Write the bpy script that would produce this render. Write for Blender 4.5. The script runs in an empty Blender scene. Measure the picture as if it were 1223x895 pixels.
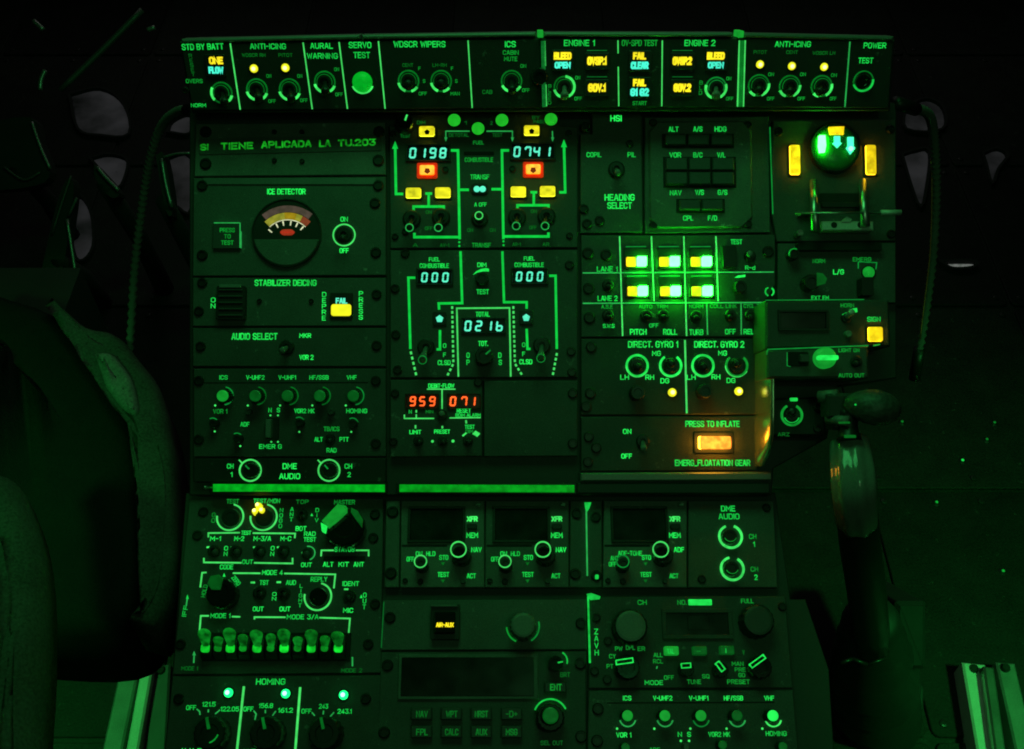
import bpy, math, random
from mathutils import Vector, Matrix
random.seed(7)
S = bpy.context.scene
COL = S.collection

# ------------------------------------------------------------------ camera
W, H, F = 1223.0, 895.0, 1270.0          # photograph size and focal length in its pixels
PITCH = math.radians(50)
CAM = Vector((0, -.514, 1.213))
DIR = Vector((0, math.cos(PITCH), -math.sin(PITCH)))
RIGHT = Vector((1, 0, 0)); UP = Vector((0, math.sin(PITCH), math.cos(PITCH)))
cd = bpy.data.cameras.new('camera'); cam = bpy.data.objects.new('camera', cd); COL.objects.link(cam)
cam.location = CAM; cam.rotation_euler = (math.radians(90) - PITCH, 0, 0)
cd.sensor_width = 36; cd.lens = F / W * 36; cd.clip_start = .02; cd.clip_end = 50
S.camera = cam
# ------------------------------------------------------------------ world, lamps, exposure
wd = bpy.data.worlds.new('World'); S.world = wd; wd.use_nodes = True
bg = wd.node_tree.nodes['Background']; bg.inputs[0].default_value = (.75, 1, .85, 1); bg.inputs[1].default_value = .0016
def area(name, loc, target, size, sy, power, col):
    l = bpy.data.lights.new(name, 'AREA'); l.shape = 'RECTANGLE'; l.size = size; l.size_y = sy; l.energy = power; l.color = col
    o = bpy.data.objects.new(name, l); COL.objects.link(o); o.location = loc
    o.rotation_euler = (Vector(target) - Vector(loc)).to_track_quat('-Z', 'Y').to_euler()
    return o
area('cabin_flood_lamp', (-.02, .20, 1.28), (0, .08, .65), .42, .26, 1.15, (.085, 1, .22))
area('aft_flood_lamp', (.25, -.75, 1.55), (.15, -.1, .3), .5, .3, .34, (.42, 1, .42))
for sx, e_ in ((1, .80), (-1, .80)):
    o_ = area('added_side_light', (sx * .75, -.45, 1.25), (sx * .54, -.06, .12), .10, .10, e_, (.05, 1, .14)); o_.data.spread = math.radians(48)  # unseen light added on each side to brighten floor and rails
area('added_glint_light', (.20, -.62, 1.58), (.18, -.05, .6), .03, .03, .26, (.08, 1, .22))  # small unseen light added to put glints on glossy parts
area('nose_window_light', (0, 1.75, 1.15), (0, .75, .1), 1.6, .4, 1.0, (1, .93, .92))
S.view_settings.view_transform = 'Standard'; S.view_settings.look = 'None'
S.cycles.filter_width = 1.9; S.view_settings.exposure = 0; S.view_settings.gamma = 1
S.render.resolution_x = 1024; S.render.resolution_y = 749

# ------------------------------------------------------------------ materials
MAT = {}
def nodes(name):
    m = bpy.data.materials.new(name); m.use_nodes = True; MAT[name] = m
    nt = m.node_tree; b = nt.nodes['Principled BSDF']
    return m, nt, b
def paint(name, col, rough=.5, metal=0, bump=.25, scale=900, var=.25, spec=.5, coat=0, chips=0):
    m, nt, b = nodes(name)
    tc = nt.nodes.new('ShaderNodeNewGeometry')
    n1 = nt.nodes.new('ShaderNodeTexNoise'); n1.inputs['Scale'].default_value = scale; n1.inputs['Detail'].default_value = 3
    n2 = nt.nodes.new('ShaderNodeTexNoise'); n2.inputs['Scale'].default_value = 26; n2.inputs['Detail'].default_value = 6; n2.inputs['Roughness'].default_value = .7
    for n in (n1, n2): nt.links.new(tc.outputs['Position'], n.inputs['Vector'])
    mx = nt.nodes.new('ShaderNodeMath'); mx.operation = 'MULTIPLY_ADD'; mx.inputs[1].default_value = .5; mx.inputs[2].default_value = -.03
    nt.links.new(n2.outputs['Fac'], mx.inputs[0])
    ad = nt.nodes.new('ShaderNodeMath'); ad.operation = 'MULTIPLY_ADD'; ad.inputs[1].default_value = .7
    nt.links.new(n1.outputs['Fac'], ad.inputs[0]); nt.links.new(mx.outputs[0], ad.inputs[2])
    r = nt.nodes.new('ShaderNodeValToRGB')
    r.color_ramp.elements[0].position = .3; r.color_ramp.elements[1].position = .85
    r.color_ramp.elements[0].color = tuple(c * (1 - var) for c in col) + (1,)
    r.color_ramp.elements[1].color = tuple(min(1, c * (1 + var)) for c in col) + (1,)
    nt.links.new(ad.outputs[0], r.inputs[0]); colo = r.outputs[0]
    if chips:
        n3 = nt.nodes.new('ShaderNodeTexNoise'); n3.inputs['Scale'].default_value = 95; n3.inputs['Detail'].default_value = 8; n3.inputs['Roughness'].default_value = .75
        nt.links.new(tc.outputs['Position'], n3.inputs['Vector']); th = nt.nodes.new('ShaderNodeMapRange'); th.inputs['From Min'].default_value = .62; th.inputs['From Max'].default_value = .68; th.inputs['To Max'].default_value = chips
        nt.links.new(n3.outputs['Fac'], th.inputs['Value']); mxc = nt.nodes.new('ShaderNodeMix'); mxc.data_type = 'RGBA'; mxc.inputs['B'].default_value = (.34, .34, .31, 1)
        nt.links.new(th.outputs[0], mxc.inputs['Factor']); nt.links.new(colo, mxc.inputs['A']); colo = mxc.outputs['Result']
        oi = nt.nodes.new('ShaderNodeObjectInfo'); om = nt.nodes.new('ShaderNodeMapRange'); om.inputs['To Min'].default_value = .65; om.inputs['To Max'].default_value = 1.25; nt.links.new(oi.outputs['Random'], om.inputs['Value'])
        hv = nt.nodes.new('ShaderNodeHueSaturation'); nt.links.new(om.outputs[0], hv.inputs['Value']); nt.links.new(colo, hv.inputs['Color']); colo = hv.outputs['Color']
    nt.links.new(colo, b.inputs['Base Color'])
    rr = nt.nodes.new('ShaderNodeMapRange'); rr.inputs['To Min'].default_value = rough * .8; rr.inputs['To Max'].default_value = min(1, rough * 1.25)
    nt.links.new(n2.outputs['Fac'], rr.inputs['Value']); nt.links.new(rr.outputs[0], b.inputs['Roughness'])
    bp = nt.nodes.new('ShaderNodeBump'); bp.inputs['Strength'].default_value = bump; bp.inputs['Distance'].default_value = .0006
    nt.links.new(n1.outputs['Fac'], bp.inputs['Height']); nt.links.new(bp.outputs[0], b.inputs['Normal'])
    b.inputs['Metallic'].default_value = metal; b.inputs['Specular IOR Level'].default_value = spec; b.inputs['Coat Weight'].default_value = coat
    return m
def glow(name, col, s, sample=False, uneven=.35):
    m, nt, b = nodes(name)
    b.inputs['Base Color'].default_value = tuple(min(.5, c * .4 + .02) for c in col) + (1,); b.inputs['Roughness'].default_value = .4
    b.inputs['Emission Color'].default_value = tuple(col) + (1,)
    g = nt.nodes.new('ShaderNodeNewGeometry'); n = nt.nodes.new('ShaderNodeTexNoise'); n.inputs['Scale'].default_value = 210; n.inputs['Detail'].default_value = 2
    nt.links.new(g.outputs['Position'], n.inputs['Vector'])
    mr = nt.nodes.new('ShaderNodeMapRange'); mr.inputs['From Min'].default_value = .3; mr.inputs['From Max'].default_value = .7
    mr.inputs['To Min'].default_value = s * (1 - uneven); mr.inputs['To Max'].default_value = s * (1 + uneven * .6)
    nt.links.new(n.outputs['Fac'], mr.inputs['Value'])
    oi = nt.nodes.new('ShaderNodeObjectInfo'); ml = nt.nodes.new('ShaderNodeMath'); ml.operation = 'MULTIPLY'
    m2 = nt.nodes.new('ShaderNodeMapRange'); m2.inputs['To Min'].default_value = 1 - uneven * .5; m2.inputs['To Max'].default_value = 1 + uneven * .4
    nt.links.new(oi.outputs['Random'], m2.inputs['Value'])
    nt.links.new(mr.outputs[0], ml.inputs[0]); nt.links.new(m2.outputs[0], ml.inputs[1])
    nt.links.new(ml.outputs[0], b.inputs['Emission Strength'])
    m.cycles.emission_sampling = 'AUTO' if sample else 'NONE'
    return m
paint('panel', (.085, .088, .082), .55, bump=.45, scale=1500, var=.6, chips=.7)
paint('panel_worn', (.11, .113, .104), .5, bump=.45, scale=1500, var=.6, chips=.9)
paint('panel_black', (.018, .018, .018), .6, bump=.3, chips=.35)
paint('housing', (.035, .037, .036), .6, bump=.2)
paint('void', (.008, .008, .008), .8, bump=0)
paint('black_plastic', (.016, .016, .016), .42, bump=.1)
paint('gloss_black', (.012, .012, .012), .16, bump=.03)
paint('screw_steel', (.035, .035, .034), .38, metal=.6, bump=.1)
paint('steel', (.45, .45, .43), .3, metal=.9, bump=.08)
paint('bright_plate', (.55, .56, .53), .45, metal=.2, bump=.15)
paint('aluminium', (.30, .31, .30), .38, metal=.7, bump=.1, var=.35)
paint('trim', (.16, .165, .16), .4, metal=.3, bump=.1)
paint('key_grey', (.06, .063, .06), .45, bump=.08)
paint('cap_green', (.25, .30, .24), .4, bump=.05)
paint('knob_grey', (.17, .18, .17), .45, bump=.05)
paint('floor_paint', (.012, .0125, .011), .6, spec=.2, bump=.6, scale=420, var=.85, chips=.12)
paint('seat_fabric', (.012, .013, .012), .9, spec=.06, bump=.9, scale=700, var=.4)
paint('pale_fabric', (.17, .18, .16), .95, bump=1, scale=420, var=.6); paint('bolster_fabric', (.075, .078, .068), .9, spec=.1, bump=1, scale=500, var=.6)
glow('tab_glow', (.004, .34, .02), .42, False, .8)  # light on the thumbwheel tabs put in as a green glow
paint('rubber', (.02, .02, .02), .55, bump=.2)
paint('hose_rubber', (.17, .175, .16), .3, bump=.2); paint('amber_glint_paint', (.45, .13, .03), .35, metal=.5); paint('nose_black', (.012, .012, .012), .8, bump=.3); paint('cheek_metal', (.85, .78, .60), .24, metal=.9, bump=.12); paint('grip_black', (.20, .205, .195), .14, bump=.05, coat=.3); paint('head_rubber', (.07, .073, .068), .45, bump=.9, scale=350, var=.6)
paint('lead_grey', (.10, .10, .10), .5, metal=.4, bump=.2)
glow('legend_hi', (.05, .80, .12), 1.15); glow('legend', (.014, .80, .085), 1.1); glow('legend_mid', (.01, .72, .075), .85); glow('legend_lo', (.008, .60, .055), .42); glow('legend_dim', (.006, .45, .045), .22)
glow('line', (.06, .74, .125), 1.0, uneven=.2); glow('line_mid', (.03, .60, .11), .62, uneven=.25); glow('line_dim', (.01, .45, .07), .20)
glow('ring_dim', (.003, .50, .05), .22); glow('ring_mid', (.008, .6, .08), .36)
glow('fuel_line', (.004, .66, .06), .9, uneven=.18)
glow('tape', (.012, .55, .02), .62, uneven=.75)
glow('lens_green', (.02, .75, .03), .62, True, .15); glow('lens_dome', (.0, .5, .02), .7, True, .2)
glow('strip_green', (.0, .36, .01), .95, True, .4)
glow('amber', (.95, .66, .006), 1.15, True, .45); glow('lemon_key', (.80, .72, .012), 1.1, True, .4); glow('amber_text', (1, .80, .015), 1.15, True, .2)
glow('amber_deep', (1, .46, .035), 1.25, True, .4); glow('amber_lamp', (1, .25, .02), 2.9, True, .5); glow('amber_glow_side', (1, .55, .01), 7, True, .1); glow('lemon_side', (.85, .9, .02), 4, True, .1); glow('red_side', (1, .06, 0), 5, True, .1); glow('amber_side', (1, .40, .018), 15, True, .1); glow('lemon_core', (1, 1, .28), 2.2, True, .1); glow('cyan_core', (.28, 1, .55), 3, True, .1); glow('lemon', (.72, .72, .012), 1.3, True, .1)
glow('red_rim', (.8, .02, .0), .55); glow('red_digit', (1, .11, .016), 1.8, True, .25); glow('red_mark', (.5, .02, .0), .35)
glow('cyan_text', (.06, .85, .60), 1.2, True, .2); glow('digit_cyan', (.12, .95, .62), 1.0, True, .12); glow('cyan_white', (.006, 1, .16), 2.4, True, .1)
glow('lane_green', (.009, 1, .0165), 58, True, .1); glow('gear_green', (.018, 1, .03), 30, True, .1); glow('gear_cyan', (.05, .9, .42), 2.0, True, .1)
paint('disc_green', (.03, .32, .07), .3, bump=.05); glow('wheel_lit', (.004, .50, .02), 1.25, True, .5); glow('wheel_half', (.004, .4, .02), .6, True, .5); glow('wheel_faint', (.003, .16, .02), .3); glow('cap_lit', (.01, .5, .04), .55, True, .2); glow('cap_faint', (.004, .30, .03), .2); glow('cap_bright', (.02, .95, .10), 1.0, True, .1)
glow('gauge_yellow', (.60, .52, .05), .55); glow('gauge_orange', (.60, .36, .01), .55); glow('gauge_red', (.42, .07, .03), .55); glow('gauge_pink', (.16, .09, .08), .42); glow('gauge_white', (.8, .8, .5), .9); glow('gauge_core', (.7, .05, .02), .5)
def glass(name, col, rough):
    m, nt, b = nodes(name); b.inputs['Base Color'].default_value = col + (1,); b.inputs['Roughness'].default_value = rough; b.inputs['Specular IOR Level'].default_value = .6
    g = nt.nodes.new('ShaderNodeNewGeometry'); n = nt.nodes.new('ShaderNodeTexNoise'); n.inputs['Scale'].default_value = 60; nt.links.new(g.outputs['Position'], n.inputs['Vector'])
    mr = nt.nodes.new('ShaderNodeMapRange'); mr.inputs['To Min'].default_value = rough * .6; mr.inputs['To Max'].default_value = rough * 1.6
    nt.links.new(n.outputs['Fac'], mr.inputs['Value']); nt.links.new(mr.outputs[0], b.inputs['Roughness'])
glass('screen', (.008, .009, .008), .22); glass('window_red', (.06, .006, .004), .3)
def pane_mat():
    m, nt, b = nodes('window_glow'); b.inputs['Base Color'].default_value = (.03, .03, .03, 1); b.inputs['Roughness'].default_value = .3
    g = nt.nodes.new('ShaderNodeNewGeometry'); n = nt.nodes.new('ShaderNodeTexNoise'); n.inputs['Scale'].default_value = 14; n.inputs['Detail'].default_value = 5
    nt.links.new(g.outputs['Position'], n.inputs['Vector'])
    mr = nt.nodes.new('ShaderNodeMapRange'); mr.inputs['From Min'].default_value = .3; mr.inputs['From Max'].default_value = .7; mr.inputs['To Min'].default_value = .001; mr.inputs['To Max'].default_value = .019
    nt.links.new(n.outputs['Fac'], mr.inputs['Value']); nt.links.new(mr.outputs[0], b.inputs['Emission Strength']); b.inputs['Emission Color'].default_value = (.93, .92, 1, 1)
pane_mat()
glow('window_bright', (1, .97, .98), .10, False, .5)

# ------------------------------------------------------------------ geometry helpers
def ray(x, y): return DIR * F + RIGHT * (x - W / 2) - UP * (y - H / 2)
def at(x, y, depth): return CAM + ray(x, y) * (depth / F)
def atz(x, y, z):
    r = ray(x, y); return CAM + r * ((z - CAM.z) / r.z)
class Frame:
    def __init__(s, slope, px, depth):
        a = math.radians(slope); s.o = at(px[0], px[1], depth)
        s.u = Vector((1, 0, 0)); s.v = Vector((0, math.cos(a), math.sin(a))); s.n = s.u.cross(s.v)
    def hit(s, x, y, h=0):
        r = ray(x, y); t = ((s.o + s.n * h - CAM).dot(s.n)) / r.dot(s.n); q = CAM + r * t - s.o
        return q.dot(s.u), q.dot(s.v)
    def depth(s, x, y):
        r = ray(x, y); return ((s.o - CAM).dot(s.n)) / r.dot(s.n) * F
    def world(s, a, b, z): return s.o + s.u * a + s.v * b + s.n * z
MID = Frame(36, (611, 360), .80)
STRIP = Frame(61, (640, 132), MID.depth(640, 132) - .030)
LOW = Frame(20, (580, 592), MID.depth(580, 592) + .012)

def mesh(vs, fs, smooth=False):
    m = bpy.data.meshes.new('m'); m.from_pydata([tuple(v) for v in vs], [], fs); m.update()
    if smooth:
        for p in m.polygons: p.use_smooth = True
    return m
class MB:
    def __init__(s): s.v = []; s.f = []
    def add(s, vs, fs):
        k = len(s.v); s.v += [tuple(v) for v in vs]; s.f += [tuple(i + k for i in f) for f in fs]; return s
    def m(s, smooth=False): return mesh(s.v, s.f, smooth)
def ccw(p):
    a = sum(p[i][0] * p[(i + 1) % len(p)][1] - p[(i + 1) % len(p)][0] * p[i][1] for i in range(len(p)))
    return p if a > 0 else p[::-1]
def inset(p, d):
    n = len(p); out = []
    for i in range(n):
        a, b, c = Vector(p[i - 1]), Vector(p[i]), Vector(p[(i + 1) % n])
        e1 = (b - a).normalized(); e2 = (c - b).normalized()
        n1 = Vector((-e1.y, e1.x)); n2 = Vector((-e2.y, e2.x)); k = n1 + n2
        den = max(.35, 1 + n1.dot(n2)); out.append(tuple(b + k * (d / den)))
    return out
def prism(poly, z0, z1, ch=0.0):
    p = ccw([tuple(q[:2]) for q in poly]); n = len(p); v = [(x, y, z0) for x, y in p]; rings = [(p, z1 - ch)]
    if ch: rings.append((inset(p, ch), z1))
    f = [tuple(range(n))[::-1]]
    for r, z in rings:
        k = len(v); v += [(x, y, z) for x, y in r]
        f += [(k - n + i, k - n + (i + 1) % n, k + (i + 1) % n, k + i) for i in range(n)]
    f.append(tuple(range(len(v) - n, len(v))))
    return v, f
def rect(w, h, r=0, n=3, cx=0, cy=0):
    if not r: return [(cx - w / 2, cy - h / 2), (cx + w / 2, cy - h / 2), (cx + w / 2, cy + h / 2), (cx - w / 2, cy + h / 2)]
    o = []
    for sx, sy, a in ((1, -1, -90), (1, 1, 0), (-1, 1, 90), (-1, -1, 180)):
        for k in range(n + 1):
            t = math.radians(a + 90 * k / n); o.append((cx + sx * (w / 2 - r) + r * math.cos(t), cy + sy * (h / 2 - r) + r * math.sin(t)))
    return o
def lathe(prof, n=24, rib=0):
    v = []; f = []
    for r, z in prof:
        for k in range(n):
            a = 2 * math.pi * k / n; q = r * (1 - rib * (k % 2)); v.append((q * math.cos(a), q * math.sin(a), z))
    for j in range(len(prof) - 1):
        f += [(j * n + k, j * n + (k + 1) % n, (j + 1) * n + (k + 1) % n, (j + 1) * n + k) for k in range(n)]
    f.append(tuple(range((len(prof) - 1) * n, len(prof) * n))); f.append(tuple(range(n))[::-1])
    return v, f
def arcm(r, w, a0, a1, z0, z1, n=28):
    full = abs(a1 - a0) >= 359.9; v = []; f = []
    prof = [(r - w / 2, z0), (r + w / 2, z0), (r + w * .36, z1), (r - w * .36, z1)]
    N = n if full else n + 1
    for k in range(N):
        a = math.radians(a0 + (a1 - a0) * k / n)
        v += [(q * math.cos(a), q * math.sin(a), z) for q, z in prof]
    for k in range(n):
        i, j = k * 4, ((k + 1) % N) * 4
        f += [(i + c, i + (c + 1) % 4, j + (c + 1) % 4, j + c) for c in range(4)]
    if not full: f += [(0, 1, 2, 3), tuple(len(v) - 4 + c for c in (3, 2, 1, 0))]
    return v, f
def ribbon(pts, w, z0, z1):
    pts = [Vector(p) for p in pts]; n = len(pts); v = []; f = []
    for i, p in enumerate(pts):
        a = (p - pts[i - 1]).normalized() if i else None; b = (pts[i + 1] - p).normalized() if i < n - 1 else None
        if a is None: t = b
        elif b is None: t = a
        else: t = (a + b).normalized()
        nn = Vector((-t.y, t.x)); k = 1 / max(.4, nn.dot(Vector((-(b or a).y, (b or a).x))))
        o = nn * (w / 2 * k); v += [(p.x - o.x, p.y - o.y, z0), (p.x + o.x, p.y + o.y, z0), (p.x + o.x, p.y + o.y, z1), (p.x - o.x, p.y - o.y, z1)]
    for i in range(n - 1):
        f += [(4 * i + c, 4 * i + (c + 1) % 4, 4 * i + 4 + (c + 1) % 4, 4 * i + 4 + c) for c in range(4)]
    f += [(3, 2, 1, 0), tuple(4 * n - 4 + c for c in range(4))]
    return v, f
def tube(pts, rad, n=12, ribs=0):
    pts = [Vector(p) for p in pts]; v = []; f = []; m = len(pts); ref = None
    for i, p in enumerate(pts):
        t = (pts[min(i + 1, m - 1)] - pts[max(i - 1, 0)]).normalized()
        if ref is None: ref = t.orthogonal().normalized()
        ref = (ref - t * ref.dot(t)).normalized(); b = t.cross(ref)
        for k in range(n):
            a = 2 * math.pi * k / n; q = rad[i] * (1 - (ribs if k % 2 else 0)) if ribs >= 0 else rad[i] * (1 + ribs * (.5 - .5 * math.cos(a * n / 6))); v.append(p + ref * (q * math.cos(a)) + b * (q * math.sin(a)))
    for j in range(m - 1):
        f += [(j * n + k, j * n + (k + 1) % n, (j + 1) * n + (k + 1) % n, (j + 1) * n + k) for k in range(n)]
    f += [tuple(range(n))[::-1], tuple(range((m - 1) * n, m * n))]
    return v, f
def spline(pts, k=6):
    P = [Vector(p) for p in pts]; P = [P[0] * 2 - P[1]] + P + [P[-1] * 2 - P[-2]]; o = []
    for i in range(1, len(P) - 2):
        for j in range(k):
            t = j / k; a, b, c, d = P[i - 1:i + 3]
            o.append(.5 * (2 * b + (c - a) * t + (2 * a - 5 * b + 4 * c - d) * t * t + (3 * b - a - 3 * c + d) * t ** 3))
    return o + [P[-2]]

# lettering: engraved stroke letters, mesh shared between alike words
GL = {}
def _g(chars):
    for c, d in chars.items():
        GL[c] = [[tuple(float(v) for v in q.split(',')) for q in st.split()] for st in d.split('|')]
_g({'A': '0,0 1.7,6 2.3,6 4,0|.6,1.9 3.4,1.9', 'B': '0,3.1 0,6 3,6 3.9,5.1 3.9,4 3,3.1 0,3.1 0,0 3,0 4,1 4,2.1 3,3.1', 'C': '4,4.6 4,5 3,6 1,6 0,5 0,1 1,0 3,0 4,1 4,1.4',
    'D': '0,0 0,6 2.8,6 4,4.8 4,1.2 2.8,0 0,0', 'E': '3.6,6 0,6 0,0 3.6,0|0,3.1 3.1,3.1', 'F': '3.6,6 0,6 0,0|0,3.1 3.1,3.1', 'G': '4,4.7 4,5 3,6 1,6 0,5 0,1 1,0 3,0 4,1 4,2.8 2.3,2.8',
    'H': '0,0 0,6|4,0 4,6|0,3.1 4,3.1', 'I': '0,0 0,6', 'J': '0,1 .9,0 2,0 3,1 3,6', 'K': '0,0 0,6|3.8,6 0,2.6|1.3,3.7 4,0', 'L': '0,6 0,0 3.4,0', 'M': '0,0 0,6 2.4,2.2 4.8,6 4.8,0', 'N': '0,0 0,6 4,0 4,6',
    'O': '1,6 3,6 4,5 4,1 3,0 1,0 0,1 0,5 1,6', 'P': '0,0 0,6 3,6 4,5 4,3.7 3,2.7 0,2.7', 'Q': '1,6 3,6 4,5 4,1 3,0 1,0 0,1 0,5 1,6|2.4,1.6 4.2,-.4', 'R': '0,0 0,6 3,6 4,5 4,3.8 3,2.8 0,2.8|2.2,2.8 4,0',
    'S': '4,4.8 4,5.1 3,6 1,6 0,5.1 0,4.1 1,3.2 3,2.8 4,1.9 4,.9 3,0 1,0 0,.9 0,1.3', 'T': '0,6 4,6|2,6 2,0', 'U': '0,6 0,1 1,0 3,0 4,1 4,6', 'V': '0,6 2,0 4,6', 'W': '0,6 1.3,0 2.7,5 4.1,0 5.4,6', 'X': '0,0 4,6|0,6 4,0', 'Y': '0,6 2,3 4,6|2,3 2,0', 'Z': '0,6 4,6 0,0 4,0',
    '0': '1,6 2.7,6 3.7,5 3.7,1 2.7,0 1,0 0,1 0,5 1,6', '1': '0,4.6 1.3,6 1.3,0', '2': '0,4.8 0,5 1,6 2.8,6 3.8,5 3.8,4 0,0 3.9,0', '3': '0,6 3.8,6 1.9,3.5 2.8,3.5 3.8,2.5 3.8,1 2.8,0 1,0 0,1', '4': '2.9,0 2.9,6 0,1.5 4,1.5', '5': '3.7,6 .2,6 0,3.3 1,3.8 2.8,3.8 3.8,2.8 3.8,1 2.8,0 1,0 0,.9',
    '6': '3.4,6 2.2,6 .4,4 0,2.6 0,1 1,0 2.8,0 3.8,1 3.8,2.5 2.8,3.5 .4,3.2', '7': '0,6 3.8,6 1.4,0', '8': '1,3.2 0,4 0,5.1 1,6 2.8,6 3.8,5.1 3.8,4 2.8,3.2 1,3.2 0,2.2 0,1 1,0 2.8,0 3.8,1 3.8,2.2 2.8,3.2', '9': '.4,0 1.6,0 3.4,2 3.8,3.4 3.8,5 2.8,6 1,6 0,5 0,3.5 1,2.5 3.4,2.8',
    '.': '0,0 0,.5', '-': '0,3 2.4,3', '/': '0,-.3 2.6,6.3', '+': '0,3 3,3|1.5,1.5 1.5,4.5', '_': '0,-.4 3,-.4', 'd': '3.4,0 3.4,6|3.4,3.2 2.5,4 1,4 0,3 0,1 1,0 2.5,0 3.4,.8'})
TXT = {}
def text_mesh(txt, w, h, bold, mat):
    k = (txt, round(w, 5), round(h, 5), bold, mat)
    if k in TXT: return TXT[k]
    rows = txt.split('\n'); S = []; nr = len(rows); pitch = 8.6
    for ri, row in enumerate(rows):
        x = 0; st = []
        for c in row:
            if c == ' ': x += 3.2; continue
            g = GL[c]; gw = max(p[0] for q in g for p in q)
            st += [[(p[0] + x, p[1] - ri * pitch) for p in q] for q in g]; x += gw + 1.75
        x -= 1.75; S += [[(p[0] - x / 2, p[1]) for p in q] for q in st]
    xs = [p[0] for q in S for p in q]; ys = [p[1] for q in S for p in q]
    x0, x1 = min(xs), max(xs); y0, y1 = -(nr - 1) * pitch, 6
    if len(txt) == 1 and txt in '-_': y0, y1 = min(ys) - .5, max(ys) + .5
    ch = h if nr == 1 else h * 6 / (6 + (nr - 1) * pitch)
    sw = ch * (.17 + bold); fx = (w - sw) / (x1 - x0) if x1 - x0 > .01 else 1; fy = (h - sw) / (y1 - y0); mb = MB()
    for i, q in enumerate(S):
        pts = [Vector(((p[0] - (x0 + x1) / 2) * fx, (p[1] - (y0 + y1) / 2) * fy)) for p in q]
        closed = (pts[0] - pts[-1]).length < 1e-7; n = len(pts); v = []; f = []
        for a in range(n):
            if closed: A = pts[a] - pts[a - 1 if a else n - 2]; B = pts[(a + 1) if a < n - 1 else 1] - pts[a]
            else: A = pts[a] - pts[a - 1] if a else None; B = pts[a + 1] - pts[a] if a < n - 1 else None
            A = A.normalized() if A else None; B = B.normalized() if B else None
            t = (A + B) if A and B else (A or B)
            t = t.normalized() if t.length > 1e-6 else A
            e = Vector(); nn = Vector((-t.y, t.x)); r_ = B or A; kk = 1 / max(.5, nn.dot(Vector((-r_.y, r_.x))))
            if not A: e = -B * sw * .4
            if not B: e = A * sw * .4
            o = nn * (sw / 2 * kk); z = i * 6e-6; v += [(pts[a].x + e.x - o.x, pts[a].y + e.y - o.y, z), (pts[a].x + e.x + o.x, pts[a].y + e.y + o.y, z)]
        f = [(2 * a, 2 * a + 2, 2 * a + 3, 2 * a + 1) for a in range(n - 1)]; mb.add(v, f)
    m = mb.m(); m.materials.append(MAT[mat]); TXT[k] = m; return m
SEG = {'0': 'abcdef', '1': 'bc', '2': 'abged', '3': 'abgcd', '4': 'fgbc', '5': 'afgcd', '6': 'afgedc', '7': 'fabc' , '8': 'abcdefg', '9': 'abcdfg', 'b': 'fgedc'}
def seg_mesh(ch, w, h, t):
    mb = MB(); x, y = w / 2, h / 2; sl = .09
    E = {'a': (-x, y, x, y), 'b': (x, y, x, 0), 'c': (x, 0, x, -y), 'd': (-x, -y, x, -y), 'e': (-x, 0, -x, -y), 'f': (-x, y, -x, 0), 'g': (-x, 0, x, 0)}
    for s in SEG[ch]:
        x0, y0, x1, y1 = E[s]
        if ch == '7' and s == 'f': y1 = y * .45
        if ch == '1': x0 = x1 = 0
        d = Vector((x1 - x0, y1 - y0)).normalized(); g = t * .35
        a = Vector((x0 + sl * y0, y0)) + d * g; b = Vector((x1 + sl * y1, y1)) - d * g; n = Vector((-d.y, d.x)) * (t / 2); e = d * (t / 2)
        p = [a - e, a + n, b + n, b + e, b - n, a - n]
        mb.add(*prism([tuple(q) for q in p], 0, .0003))
    return mb.m()

def new(name, m, mat, loc=(0, 0, 0), parent=None, rz=0, scale=None):
    o = bpy.data.objects.new(name, m); COL.objects.link(o)
    if mat and not len(m.materials): m.materials.append(MAT[mat])
    o.location = loc; o.rotation_euler = (0, 0, rz)
    if scale: o.scale = scale
    if parent: o.parent = parent
    return o
def tag(o, label, cat, group=None, kind=None):
    if kind: o['kind'] = kind
    else:
        o['label'] = label; o['category'] = cat
        if group: o['group'] = group
    return o
CACHE = {}
def cached(key, fn):
    if key not in CACHE: CACHE[key] = fn()
    return CACHE[key]

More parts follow.
